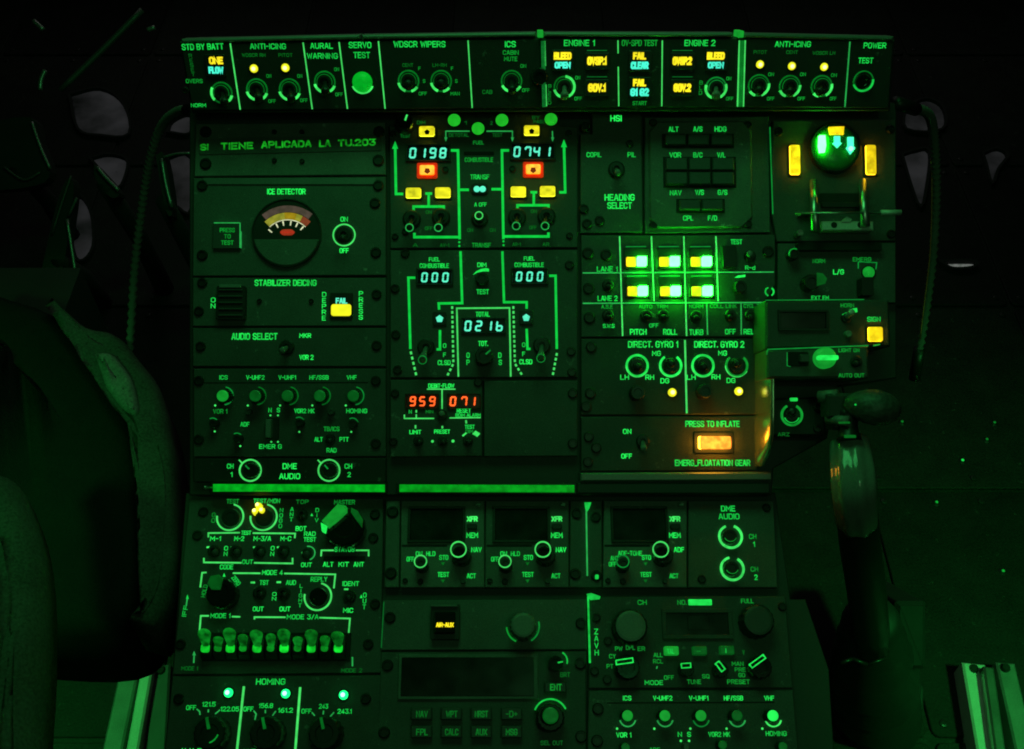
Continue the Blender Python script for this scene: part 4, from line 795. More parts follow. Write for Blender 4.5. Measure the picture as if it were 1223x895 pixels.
# throttle quadrant box with ring switch
p = Panel('quadrant_box', 'small dark switch box with one open green ring beside the black grip', MID, 950, 495, .024, 'switch box')
p.plate([(920, 476), (985, 474), (986, 521), (922, 521)], 'panel_black', .028, .0015, 'box_body')
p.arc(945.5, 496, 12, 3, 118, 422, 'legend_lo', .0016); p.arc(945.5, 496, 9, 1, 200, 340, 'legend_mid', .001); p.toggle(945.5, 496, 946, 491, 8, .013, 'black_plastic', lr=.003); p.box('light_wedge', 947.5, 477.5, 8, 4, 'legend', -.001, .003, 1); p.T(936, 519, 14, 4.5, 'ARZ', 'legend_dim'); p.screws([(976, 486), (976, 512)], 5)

# ================================================================== LOWER DECK
p = Panel('transponder_panel', 'dark IFF transponder panel with code thumbwheels, bracket lines and a large master knob', LOW, 338, 700, 0, 'panel')
p.plate([(226, 596), (458, 595), (455, 804), (206, 806)], 'panel')
B = dict(w=1.7, mat='line')
p.T(278, 599, 15, 5.5, 'TEST', 'legend_lo'); p.T(318.5, 598.5, 32, 5.5, 'TEST/MON', 'legend_mid')
for x in (275, 315): p.arc(x, 618, 15.7, 2, -185, 78, 'line'); p.knob(x, 618, 11, .006, 'black_plastic', rib=0, name='push_button')
k = p.K(311, 610)[0]
for x, y in ((310.5, 606), (306.8, 613), (315, 612)): p.lamp(x, y, 4, 'lemon', 1.05, .010)
p.T(255, 618.5, 4.5, 12, 'G\nO', 'legend_lo'); p.T(335.5, 619, 4.2, 24, 'N\nO\nG\nO', 'legend_mid'); p.T(348.3, 614.5, 4.2, 17, 'A\nN\nT', 'legend_mid'); p.T(378.5, 615.5, 4.2, 17, 'D\nI\nV', 'legend_mid'); p.T(361, 599.5, 15, 5, 'TOP', 'legend_lo'); p.T(359.5, 631.5, 13, 5.8, 'BOT'); p.T(370, 637.8, 14, 5.5, 'RAD'); p.T(370, 644.5, 15, 5.5, 'TEST'); p.toggle(361, 615, 363, 619, 7, .013, 'black_plastic'); p.arrow(372.5, 615, 3, 3, 'legend')
p.T(411.5, 600, 25, 5.5, 'MASTER', 'legend_lo')
q = p.knob(411, 629, 24, .014, 'gloss_black', rib=.03)
def wedge(name, px, z0, z1, mat, par): 
    o = [Vector(p.P(*c, z1)) - par.location.xy for c in px]; return new(name, MB().add(*prism([tuple(v) for v in o], z0, z1, .0008)).m(), mat, (0, 0, 0), par)
wedge('grip_bar', [(384, 622), (403, 602), (413, 604), (413, 610), (391, 629)], .012, .022, 'cap_lit', q); wedge('skirt_glow', [(419, 606), (427, 610), (433, 620), (432, 630), (426, 622), (419, 612)], .012, .016, 'cap_faint', q); wedge('skirt_glow', [(383, 624), (390, 628), (388, 636), (384, 634)], .012, .018, 'legend', q)  # green light on the knob put in as glowing pieces
p.T(294, 636.5, 12, 5, 'TEST'); p.line([(249, 642), (249, 637), (286.5, 636.5)], **B); p.line([(302, 637), (352.6, 637.5), (352, 643)], **B)
for x, w, t in ((257.4, 13, 'M-1'), (285.7, 12, 'M-2'), (313.3, 21, 'M-3/A'), (341.4, 13, 'M-C')): p.T(x, 643.5, w, 5.8, t)
for x, dx in ((256, 249.5), (282, 278.5), (310.5, 305), (339, 333.5)): p.toggle(x, 658.5, x + 1, 660, 7.5, .012, 'key_grey'); p.line([(dx - 2.6, 654), (dx + 2.6, 653.6)], 1.8, 'legend_hi')
p.T(269.7, 658.3, 4.5, 12, 'O\nN'); p.T(325.4, 658.3, 4.5, 12, 'O\nN'); p.toggle(367, 661, 366, 662, 6, .01, 'key_grey'); p.arc(368, 661, 8.2, 1.4, -70, 100, 'line_mid'); p.line([(360.5, 660.5), (364, 660.5)], 2, 'legend_hi'); p.T(366, 674.8, 13, 5.5, 'OUT')
p.T(411.5, 656.5, 24, 5.5, 'STATUS', 'legend_mid'); p.line([(383.5, 664.6), (384, 657.6), (398.7, 657.6)], **B); p.line([(425, 657.6), (440.3, 657.6), (440.3, 664.6)], **B); p.box('status_window', 411.5, 667, 50, 5, 'void', -.001, .0006)
for x, t in ((392, 'ALT'), (410.5, 'KIT'), (428.5, 'ANT')): p.T(x, 674.3, 12.5, 5.8, t)
p.T(295.7, 671.2, 13, 5.5, 'OUT', 'legend_mid'); p.line([(243.6, 666.7), (243.6, 672), (288.5, 672.5)], **B); p.line([(303.5, 672.5), (349.5, 673.3), (349.5, 666.7)], **B)
p.T(270.6, 677.3, 16, 6, 'CODE', 'legend_mid'); p.line([(239.3, 701.8), (241.5, 684.4), (246.8, 684)], **B); p.T(325.4, 684, 25, 5.8, 'MODE 4'); p.line([(278.2, 684.8), (311, 685)], **B); p.line([(339.5, 685.2), (400.5, 686.3), (398.8, 702.9)], **B)
q = p.knob(263, 708, 18, .014, 'gloss_black', rib=.03); wedge('skirt_glow', [(247, 697), (251, 688), (261, 686), (266, 692), (262, 704), (252, 704)], .012, .0155, 'cap_faint', q)  # green top of the knob put in as a glowing piece
p.arrow(267.8, 687, 3, 4, 'legend'); p.T(282, 693.5, 13, 5.5, 'ZERO', 'legend_mid', -48); p.T(244, 706, 15, 5.2, 'HOLD', 'legend_lo', 82); p.line([(299.5, 696), (304.5, 696)], 2, 'legend_hi'); p.line([(330.5, 695.6), (335.5, 695.6)], 2, 'legend_hi')
p.T(315.5, 696, 11, 5.8, 'TST', 'legend_mid'); p.T(347.5, 696, 12, 5.8, 'AUD', 'legend_mid'); p.toggle(310.5, 708.5, 312, 711, 8, .012, 'black_plastic'); p.toggle(339, 709, 340, 712, 8, .012, 'black_plastic'); p.T(327.5, 712.5, 5, 10, 'O\nN'); p.T(308.4, 727.5, 13, 5.8, 'OUT'); p.T(340.3, 727.5, 13, 5.8, 'OUT'); p.T(359, 711.5, 4.2, 28, 'L\nI\nG\nH\nT', 'legend_mid')
p.T(381, 692, 20, 6, 'REPLY', 'legend_mid'); p.arc(379.7, 712.8, 16, 2.2, -190, 78, 'line'); p.knob(379.7, 712.8, 11, .006, 'gloss_black', rib=0, name='push_button'); p.T(419, 697.3, 20, 5.8, 'IDENT'); p.toggle(417.5, 713, 416, 715, 8, .012, 'black_plastic'); p.line([(411, 704), (416, 704)], 1.8, 'legend_hi'); p.T(435.3, 718, 4.2, 20, 'O\nU\nT', 'legend_mid'); p.arrow(431.5, 712.5, 3, 4, 'legend'); p.T(415.8, 729.2, 12, 5.8, 'MIC')
p.T(221, 730, 13, 5.5, 'IFF', 'legend_mid', 84); p.line([(222.5, 724), (224, 713.5)], 1.4, 'line_mid'); p.arrow(224, 713, 3, 5, 'legend_mid')
p.T(263.3, 735.6, 24, 5.8, 'MODE 1', 'legend_mid'); p.line([(238.3, 755), (240, 735.8), (249.5, 735.8)], **B); p.line([(277, 736.7), (287, 737)], **B); p.T(361.5, 737, 38, 5.8, 'MODE 3/A', 'legend_mid'); p.line([(304, 740), (304, 737.3), (341, 737.5)], **B); p.line([(381.5, 738), (418, 739), (416.4, 758)], **B)
# thumbwheels
p.box('wheel_slot', 331, 773, 176, 34, 'void', -.001, .0012, 1)
for i, x in enumerate((250.5, 265.5, 280, 295, 311.5, 327.5, 343.5, 359.3, 375.4, 391, 407.3)):
    kx, kv = p.K(x, 770); tall = i % 2 == 0; mb = MB(); hw = 6.6 * kx; n = 7
    prof = [((-1) * 15 * kv * math.cos(math.pi * j / n), .009 * math.sin(math.pi * j / n) + .001) for j in range(n + 1)]
    v = []; 
    for yy, zz in prof: v += [(-hw, yy, zz), (hw, yy, zz)]
    f = [(2 * j, 2 * j + 1, 2 * j + 3, 2 * j + 2) for j in range(n)] + [tuple(range(0, 2 * n + 2, 2)), tuple(range(1, 2 * n + 2, 2))[::-1]]
    mb.add(v, f)
    w = p.put('thumbwheel', mb.m(), 'panel_black', x, 774)
    tb = MB(); h2 = .0165 if tall else .011; jit = random.uniform(-.12, .12); o = [(-hw * .5, 0), (hw * .5, 0)]
    for a_ in range(0, 181, 30): o.append(((hw * (1.16 if tall else .9)) * math.cos(math.radians(a_)) + jit * hw + hw * .15, h2 * .72 + h2 * .28 * math.sin(math.radians(a_))))
    v, f = prism(o, 0, .0016, .0005); tl = math.radians(52 + random.uniform(-8, 8))
    tb.add([(x_, .0005 + y_ * math.cos(tl) - z_ * math.sin(tl), .0095 + y_ * math.sin(tl) + z_ * math.cos(tl)) for x_, y_, z_ in v], f)
    new('tab', tb.m(), 'tab_glow', (0, 0, 0), w)
    new('lit_window', MB().add(*prism(rect(hw * (1.5 if tall else 1.25), .0058 if tall else .0045, .0018, 3, -hw * .08, -.0012), .008, .0112)).m(), 'wheel_lit' if tall else 'wheel_half', (0, 0, 0), w)
p.T(226.5, 798.5, 20, 5, 'MODE 1', 'legend_dim'); p.T(420, 801, 25, 5, 'MODE 2', 'legend_dim'); p.line([(231.5, 792), (232, 782)], 1.4, 'line_mid'); p.arrow(232, 780.5, 4, 5, 'line_mid'); p.line([(421, 796), (421, 785)], 1.5, 'line_mid')
p.screws([(243, 612), (448, 615), (446, 643), (236, 640), (448, 722), (440, 770), (216, 770)], 6)

p = Panel('homing_panel', 'dark homing panel with three bright cyan-white lamps and frequency marks', LOW, 325, 850, 0, 'panel')
p.plate([(206, 808), (455, 806.5), (452, 940), (192, 942)], 'panel')
p.T(323.3, 814.3, 35, 7.5, 'HOMING', 'legend_mid')
for x, y in ((273.3, 827.7), (341.4, 828.7), (410.5, 830.4)): p.lamp(x, y, 5.2, 'cyan_white', 1.3, .005)
p.line([(291.4, 820), (280, 925)], 2.6); p.line([(358.6, 821), (350.5, 925)], 2.6)
for x, y, w, t in ((228.3, 845.3, 12, 'OFF'), (249.5, 841.3, 16, '121.5'), (274.4, 847, 22, '122.05'), (296.7, 847, 12, 'OFF'), (317.6, 843, 17, '156.8'), (341, 848.5, 18, '161.2'), (366, 849.6, 12, 'OFF'), (386.4, 843.8, 11, '243'), (411.5, 849.8, 17, '243.1')): p.T(x, y, w, 5.8, t, 'legend_mid')
for pts in ([(235, 847), (238.5, 850), (239, 854)], [(249, 847.5), (248.8, 851)], [(263, 848), (257, 853)], [(303, 849), (306, 853), (304.5, 860)], [(317, 848), (317, 852)], [(329.5, 849.5), (325.5, 855)], [(372.5, 851), (376, 855)], [(386.5, 849), (386, 853.5)], [(399, 851), (394.5, 856)]): p.line(pts, 1.3, 'line_mid')
for x in (250, 317, 387): p.knob(x, 876, 20, .016, 'black_plastic', point=105, pm='ring_dim')
p.arc(246, 872, 15, 1.6, -70, -20, 'legend_lo', .017); p.T(224, 897, 14, 6, 'V-H'); p.T(240, 897, 9, 6, 'F'); p.T(298, 898, 14, 6, 'VHF'); p.T(316, 898, 9, 6, 'FM'); p.screws([(437, 835), (214, 835)], 6)  # first arc: highlight on the knob rim put in as glow

def head(label, ox, oy, lab, sm, ring2='line', group=None):
    x0 = 480 + ox
    p = Panel('radio_control_head', label, LOW, 530 + ox, 650, 0, 'radio')
    p.plate([(479 + ox, 598), (578.5 + ox, 598), (578.5 + ox, 702), (478 + ox, 702)], 'panel_worn')
    p.window(521.5 + ox, 627, 62, 37, 'screen', 3, 'panel_black'); p.line([(480 + ox, 652), (534 + ox, 652)], 2.4, 'void', 'groove', .0003)
    p.T(564 + ox, 620, 13, 6.5, 'XFR', 'legend_hi', 0, None, .0004, .06); p.T(564 + ox, 639.5, 14, 6.5, 'MEM', 'legend'); p.T(569 + ox, 656.7, 12.5, 6.2, lab)
    p.box('push_button', 564 + ox, 630, 12, 6, 'black_plastic', -.001, .004, 2)
    kn = p.knob(551 + ox, 663, 12, .010, 'black_plastic'); p.knob(549 + ox, 660, 8.5, .017, 'gloss_black'); p.arc(547.4 + ox, 656, 9, 1.4, 0, 360, 'line', .0185, 'luminous_ring')
    p.knob(503 + ox, 674, 8, .012, 'black_plastic'); p.arc(502 + ox, 670.3, 7.2, 1.3, 0, 360, ring2, .0135, 'luminous_ring')
    p.T(530 + ox, 666, 11, 6, 'STO', 'legend_mid'); p.arrow(529 + ox, 674, 5, 4, 'legend_dim', False); p.T(529.5 + ox, 686.4, 14, 6, 'TEST', 'legend_mid'); p.T(563 + ox, 688, 11, 6, 'ACT', 'legend_mid'); p.arrow(529 + ox, 694.5, 5, 4, 'legend_dim', False)
    for t in sm: p.T(t[0] + ox, t[1], t[2], 5.8, t[3], 'legend_mid')
    p.screw(484 + ox, 694, 3.2); p.knob(553 + ox, 694, 3, .004, 'key_grey'); p.screw(502 + ox, 695, 3.5)
    p.poly('added_glint', [(568 + ox, 605), (571 + ox, 602), (574 + ox, 603), (573 + ox, 605.5)], 'steel', 0, .004)  # steel chip added where a highlight sits
    return p
fl2 = Panel('mounting_flange', 'worn grey mounting flange with two fasteners, left of the twin radio heads', LOW, 469, 650, 0, 'flange')
fl2.plate([(461, 598), (478, 598), (476.5, 702), (459, 702)], 'panel_worn'); fl2.screws([(469, 612), (467, 685)], 7)
fl3 = Panel('mounting_flange', 'worn grey mounting flange with a thin lit edge, left of the ADF head', LOW, 701, 650, 0, 'flange')
fl3.plate([(681, 598), (719, 598), (719, 702), (680, 702)], 'panel_worn'); fl3.line([(700, 602), (701.3, 688)], 1.6, 'line_mid', 'edge_highlight', .002); fl3.poly('added_glint', [(698, 601), (706, 601), (704, 607), (701, 612), (699, 608)], 'legend_mid', 0, .002)  # flange edge highlight and its bright end put in as glowing pieces
fl3.screws([(689, 614), (711, 618), (687, 686), (712, 688)], 6.5); fl3.box('added_glint', 712.5, 690, 4, 5, 'legend_mid', 0, .004, 1)  # highlight by the fastener put in as a glowing chip
nav = [(490, 668, 9, 'OFF'), (500.5, 661.5, 8, 'ON'), (514.5, 661.5, 11, 'HLD')]
head('NAV control head with dark screen, the twin beside the worn flange', 0, 0, 'NAV', nav)
head('NAV control head with dark screen, between its twin and the lit-edge flange', 101, 0, 'NAV', nav)
head('ADF control head with dark screen and a dim tone knob, beside the two DME arcs', 242, 0, 'ADF', [(492, 667, 10, 'ANT'), (489.5, 674, 9, 'OFF'), (510.5, 661, 29, 'ADF-TONE')], 'ring_mid')

p = Panel('dme_audio_panel', 'dark DME audio panel with two thick open green arcs one above the other', LOW, 873, 650, 0, 'panel')
p.plate([(822, 598), (924, 598), (929, 702), (822, 702)], 'panel'); p.T(869.6, 607.6, 17, 7, 'DME', 'legend_mid'); p.T(870.7, 617, 25, 7, 'AUDIO', 'legend_mid')
for x, y, a in ((872.4, 641.2, 113), (874.5, 679.5, 103)):
    p.arc(x, y, 13.4, 3, a, a + 316, 'legend_hi', .0016); kn = p.knob(x, y - 1, 9, .010, 'black_plastic'); p.arc(x, y - 2, 7.5, 1, 205, 335, 'legend_lo', .0108)
p.T(899, 641, 9, 6, 'CH', 'legend_lo'); p.T(900.5, 650.3, 2.5, 6.5, '1', 'legend_mid'); p.T(901, 680, 9, 6, 'CH', 'legend_lo'); p.T(903, 689.7, 4, 6.5, '2', 'legend_mid'); p.screws([(915, 607), (838, 692)], 5)

p = Panel('aux_panel', 'dark panel with a square push switch showing yellow letters and a big grey knob', LOW, 580, 746, 0, 'panel')
p.plate([(457, 717), (700, 716), (701, 776), (455, 777)], 'panel')
q = p.box('push_switch', 532.5, 744, 34, 42, 'black_plastic', -.001, .006, 2); p.box('cap', 532, 746, 25, 26, 'gloss_black', .004, .011, 2, .001, q); p.T(531.4, 746.5, 21, 5.5, 'AIR-AUX', 'amber_text', 0, q, .0116, .06)
p.box('hinge', 531, 725.5, 32, 3, 'trim', .004, .009, 0, .0004, q)
p.arc(624.5, 748, 19.5, 2, 185, 245, 'legend_lo', .002); p.arc(624.5, 748, 19.5, 2, -60, 15, 'ring_mid', .002); p.knob(624.5, 747, 16, .018, 'knob_grey', 'knob_grey', rib=.06); p.line([(458.5, 719), (455.5, 774)], 1.3, 'line_dim', 'edge_glow'); p.screws([(466, 738), (694, 745)], 6.5)

p = Panel('gps_unit', 'navigation unit with a wide dark screen and two rows of four lettered keys', LOW, 575, 838, 0, 'navigation unit')
p.plate([(455, 779), (700, 778), (700, 945), (449, 946)], 'panel'); p.plate([(476, 781), (643, 780.5), (643.5, 836), (474.5, 836.5)], 'panel_worn', .003, .0008, 'screen_surround', .002)
w = p.box('display_window', 558.5, 808.5, 158, 46, 'screen', .001, .0026, 1.5, .0002)
for y, ts in ((853, ('NAV', 'WPT', 'NRST', '-D+')), (874.5, ('FPL', 'CALC', 'AUX', 'MSG'))):
    for x, t in zip((504, 539.5, 575, 611), ts): q = p.box('key', x, y, 25, 15, 'key_grey', -.001, .005, 1.5, .0008); p.T(x, y, 14 if len(t) < 4 else 16, 8, t, 'legend_dim', 0, q, .0054, 0)
q = p.box('key', 663, 821.5, 26, 13, 'key_grey', -.001, .005, 1.5, .0008); p.T(664, 821, 14, 8, 'ENT', 'legend_lo', 0, q, .0054, 0)
p.knob(664, 792, 9, .014, 'gloss_black', point=10, pm='legend_mid'); p.arc(666, 790, 11.5, 1.6, -15, 60, 'legend_mid', .003); p.T(675, 806, 12, 6, 'BRT', 'legend_dim')
p.arc(657.5, 856, 20, 2, 25, 158, 'legend_mid', .003); p.knob(657.5, 857, 17, .014, 'black_plastic'); p.knob(657.5, 855, 11, .024, 'black_plastic', 'cap_faint'); p.T(659, 887.5, 27, 5.5, 'SEL OUT', 'legend_dim'); p.screws([(463, 795), (693, 793), (459, 875), (694, 880)], 6.5)

p = Panel('radio_unit', 'V/UHF radio with a small recessed display, round knobs and outlined pointer knobs', LOW, 820, 765, 0, 'radio')
p.plate([(705, 713), (938, 712), (947, 822), (703, 822.5)], 'panel')
p.line([(702.3, 712), (704.5, 792)], 2.2, 'legend_mid', 'edge_highlight', .001); p.poly('added_glint', [(700.5, 710), (706, 709), (717, 713), (716, 716), (705, 717)], 'legend_mid', 0, .002)  # bright edge and corner highlight put in as glowing pieces
p.T(712.3, 767, 5, 32, 'Z\nA\nV\nH', 'legend_mid'); p.T(767, 719.7, 11, 6, 'CH', 'legend_lo'); p.T(814.4, 719.7, 11, 6, 'NO.', 'legend_lo'); p.box('light_bar', 836, 719.7, 28, 7, 'legend', -.001, .0012, 1); p.T(892.5, 718, 15, 5.5, 'FULL', 'legend_lo')
p.knob(753.3, 748, 21, .014, 'black_plastic', 'knob_grey', rib=.05); p.knob(906, 741, 20, .014, 'black_plastic', 'key_grey', rib=.05); p.arc(906, 741, 21, 1.4, 150, 230, 'ring_mid', .003)
p.window(832.5, 745.5, 74, 26, 'screen', 5, 'panel'); p.box('dark_pane', 834, 744, 26, 18, 'screen', 0, .0012)  # second box is the dark inner window of the display
for x, y, w, t in ((739, 775, 9, 'PW'), (753, 773.7, 11, 'DPL'), (766, 775, 9, 'ER'), (731.5, 784, 8, 'CY'), (728.5, 796, 8, 'PT'), (786, 782.5, 11, 'ALL'), (786, 790, 12, 'RCL')): p.T(x, y, w, 5.4, t, 'legend_lo')
for x, y, m, t in ((801, 778, 'cap_lit', 'TAL'), (834.5, 778, 'cap_faint', '-'), (867, 777.3, 'cap_faint', 'I')): q = p.box('key', x, y, 17, 10.5, m, -.001, .005, 1.5, .0006); p.T(x, y, 9 if len(t) > 1 else 5, 6 if t != '-' else 1.5, t, 'legend_mid', 0, q, .0053)
for x, y, r, ang, L in ((750, 797, 15, 8, 20), (821, 799, 9, 4, 11), (862, 800, 9, -52, 12), (909, 797, 14, 36, 20)):
    q = p.knob(x, y, r, .012, 'gloss_black'); z = .0125; c, s_ = math.cos(math.radians(ang)), math.sin(math.radians(ang)); hw = 2.6
    ctr = (x - (4 if r > 10 else 1.5), y - (7 if r > 10 else 4)); px = [(ctr[0] + c * a * L / 2 + s_ * b * hw, ctr[1] - s_ * a * L / 2 + c * b * hw) for a, b in ((-1, -1), (1, -1), (1, 1), (-1, 1), (-1, -1))]
    o = [Vector(p.P(*e, z)) - q.location.xy for e in px]; new('pointer_outline', MB().add(*ribbon(o, .0007, .010, z)).m(), 'legend', (0, 0, 0), q)
p.T(781, 815.5, 22, 5.6, 'MODE', 'legend_mid'); p.T(799, 809.5, 12, 5.4, 'OFF', 'legend_lo'); p.T(829, 814.5, 17, 5.5, 'TUNE', 'legend_lo'); p.T(843, 808, 9, 5.2, 'SQ', 'legend_lo'); p.T(882, 814.5, 27, 5.6, 'PRESET', 'legend_lo'); p.T(881, 793, 14, 5.2, 'MAN', 'legend_lo'); p.T(884, 800, 13, 5.2, 'PRE', 'legend_lo'); p.T(886, 806.5, 8, 5.2, 'GD', 'legend_lo'); p.T(888, 779.5, 3, 6, 'V', 'legend_dim'); p.line([(785, 796), (784, 799)], 1.4, 'line_mid')
p.screws([(712, 738), (710, 802), (726, 766), (934, 725), (725, 812)], 5)

p = Panel('intercom_panel', 'intercom panel with five green-capped knobs, the VHF one brightest', LOW, 825, 868, 0, 'panel')
p.plate([(703, 825), (947, 824.5), (958, 945), (701, 946)], 'panel'); p.line([(725, 839.8), (925, 839)], 1.4, 'void', 'groove', .0002)
for x, w, t in ((749, 10, 'ICS'), (791.5, 23, 'V-UHF2'), (834.5, 23, 'V-UHF1'), (876, 23, 'HF/SSB'), (918.7, 12, 'VHF')): p.T(x, 834, w, 5.8, t, 'legend')
for x, m, a in ((749.5, 'cap_lit', 'line_mid'), (794, 'cap_lit', 'line_mid'), (837, 'cap_lit', 'ring_mid'), (880.3, 'cap_faint', 'line_mid'), (923, 'cap_bright', 'legend_hi')):
    p.arc(x, 858, 9.5, 1.6, 195, 345, a, .002); p.knob(x, 855, 7.4, .013, 'black_plastic', m, rib=.06); p.dot(x - 12.5, 870.5, 1.5)
p.T(745, 878, 18, 6, 'VOR 1'); p.T(812, 877.3, 5, 6, 'N', 'legend_mid'); p.T(823, 877.3, 4.5, 6, 'S', 'legend_mid'); p.T(859, 877.3, 26, 6, 'VOR2 MK', 'legend_mid'); p.T(927, 876.3, 25, 6, 'HOMING', 'legend_mid')
for x, y in ((813.2, 885), (823, 885)): p.dot(x, y, 1.5)
for x, y in ((747, 893), (863, 890), (935, 892)): p.knob(x, y, 6, .010, 'black_plastic', 'cap_faint')
p.box('slide_tab', 818, 899, 6, 22, 'knob_grey', 0, .008, 1); p.T(782, 896, 13, 6, 'ADF', 'legend_lo'); p.screws([(714, 847), (713, 885)], 6.5)

# ================================================================== COLLECTIVE LEVER, right of the console
def px_r(r, d): return r * d / F
def wtube(name, pts, n=14, mat='black_plastic', parent=None, ribs=0, k=1, smooth=True):
    P = [at(x, y, d) for x, y, d, r in pts]; R = [px_r(r, d) for x, y, d, r in pts]
    if k > 1:
        Q = spline(P, k); rr = []
        for i in range(len(R) - 1): rr += [R[i] + (R[i + 1] - R[i]) * j / k for j in range(k)]
        P, R = Q, rr + [R[-1]]
    v, f = tube(P, R, n, ribs); return new(name, mesh(v, f, smooth), mat, (0, 0, 0), parent)
def ptube(root, name, pts, **kw):
    o = wtube(name, pts, **kw)
    o.parent = root; o.matrix_parent_inverse = root.matrix_world.inverted(); return o
def root(name, label, cat, loc, group=None):
    e = bpy.data.objects.new(name, None); COL.objects.link(e); e.location = loc; e.matrix_world = Matrix.Translation(loc); e.empty_display_size = .03; return tag(e, label, cat, group)
def kid(o, r): o.parent = r; o.matrix_parent_inverse = r.matrix_world.inverted(); return o
cl = root('collective_lever', 'black collective lever with a ribbed glossy grip and a switch head, beside the console', 'lever', at(1040, 830, 1.12))
ptube(cl, 'grip', [(1014, 524, .754, 18), (1015, 530, .752, 24), (1017, 548, .745, 26), (1019, 566, .739, 27.5), (1020, 582, .7365, 27.5), (1021, 598, .742, 26.5), (1023, 612, .752, 25.5), (1024, 622, .762, 24)], n=48, mat='grip_black', ribs=-.09, k=6)
ptube(cl, 'shaft', [(1023, 606, .772, 24), (1027, 650, .80, 24), (1034, 700, .85, 23), (1042, 770, .95, 21)], n=20, mat='black_plastic', k=4)
ptube(cl, 'cable_sleeve', [(1036, 560, .76, 7), (1042, 620, .79, 6), (1048, 690, .86, 6), (1056, 760, .95, 6)], n=10, mat='hose_rubber', k=5)
v_ = []
for i_ in range(17):
    t_ = i_ / 16; v_.append((1040 + 5 * t_, 735 + 150 * t_, .93 + .24 * t_, (32 + 22 * min(1, t_ * 2.2)) * (1 if i_ % 2 else .88)))
ptube(cl, 'boot', v_, n=20, mat='rubber')
for a_ in ((1004, 792, 1018, 787), (1018, 787, 1036, 794), (1036, 794, 1058, 786)): ptube(cl, 'clip', [(a_[0], a_[1], .93, 2.5), (a_[2], a_[3], .93, 2.5)], n=8, mat='screw_steel')
ptube(cl, 'collar', [(1012, 616, .765, 22), (1034, 622, .77, 22)], n=14, mat='black_plastic')
ptube(cl, 'switch_head', [(1012, 484, .738, 10), (1020, 484, .735, 15), (1032, 485, .732, 20), (1046, 487, .73, 22), (1058, 489, .732, 19), (1066, 491, .738, 11), (1069, 492, .742, 4)], n=20, mat='head_rubber', k=5)
ptube(cl, 'neck', [(1012, 490, .742, 13), (1013, 512, .74, 11), (1014, 526, .738, 15)], n=14, mat='black_plastic', k=4)
ptube(cl, 'clamp', [(978, 474, .75, 7), (1000, 473, .742, 8)], n=12, mat='knob_grey'); ptube(cl, 'clamp', [(988, 501, .745, 6), (1013, 503, .732, 6)], n=12, mat='knob_grey')
for x, y, w, h, m in ((1008, 505, 14, 2.5, 'legend_dim'), (1015, 521.5, 14, 3.5, 'legend_dim'), (1021.5, 483.5, 2.2, 2.2, 'legend_mid')):
    c = at(x, y, .715); kk = .715 / F; v, f = prism(rect(w * kk, h * kk, .0006), 0, .0012, .0003)
    vs = [c + RIGHT * a + UP * b_ - DIR * z for a, b_, z in v]; kid(new('painted_highlight', mesh(vs, f), m), cl)  # green highlights on the lever put in as glowing chips
for x0, y0, x1, y1, d_ in ((986, 470, 1018, 500, .742), (992, 500, 1020, 514, .745)):
    kk = d_ / F; c = at((x0 + x1) / 2, (y0 + y1) / 2, d_); v, f = prism(rect((x1 - x0) * kk, (y1 - y0) * kk, 3 * kk), -.012, .004, .002)
    kid(new('clamp_block', mesh([c + RIGHT * a + UP * b_ - DIR * z for a, b_, z in v], f), 'housing'), cl)
cb = root('control_box', 'small black box with a thin lit top edge beside the collective boot', 'box', atz(1090, 800, FZ))
def pbox(r, name, x0, y0, x1, y1, d, th, mat, ch=.002):
    k = d / F; c = at((x0 + x1) / 2, (y0 + y1) / 2, d); v, f = prism(rect((x1 - x0) * k, (y1 - y0) * k, 4 * k), 0, th, ch)
    return kid(new(name, mesh([c + RIGHT * a + UP * b_ - DIR * (z - th) for a, b_, z in v], f), mat), r)
pbox(cb, 'body', 1070, 719, 1107, 800, 1.0, .10, 'void', .004); pbox(cb, 'stem', 1076, 790, 1098, 836, 1.04, .06, 'void')
pbox(cb, 'foot', 1070, 820, 1104, 850, 1.10, .14, 'rubber')

# ================================================================== HOSES
def hose(label, pts, depth0, depth1, r, glint=None):
    n = len(pts); P = spline([at(x, y, depth0 + (depth1 - depth0) * i / (n - 1)) for i, (x, y) in enumerate(pts)], 14); R = [r * (1 if i % 2 else .6) for i in range(len(P))]
    e = root('conduit_hose', label, 'hose', P[-1]); v, f = tube(P, R, 14); kid(new('ribbed_sleeve', mesh(v, f, True), 'hose_rubber'), e)
    for c, dd in ((P[0], P[0] - P[1]), (P[-1], P[-1] - P[-2])):
        v, f = tube([c - dd.normalized() * .012, c + dd.normalized() * .02], [r * 1.25, r * 1.25], 14); kid(new('end_fitting', mesh(v, f, True), 'screw_steel'), e)
hose('ribbed conduit hose lit green, arching from the switch strip on the placard side', [(232, 131), (212, 134), (194, 150), (181, 185), (173, 225), (166, 275), (160, 330), (156, 400), (150, 470)], .83, 1.0, .0042)
hose('ribbed conduit hose lit green, hanging beside the landing gear panel', [(1085, 128), (1108, 136), (1115, 160), (1118, 200), (1118, 250), (1114, 310), (1106, 370), (1096, 430)], .83, .98, .0042)

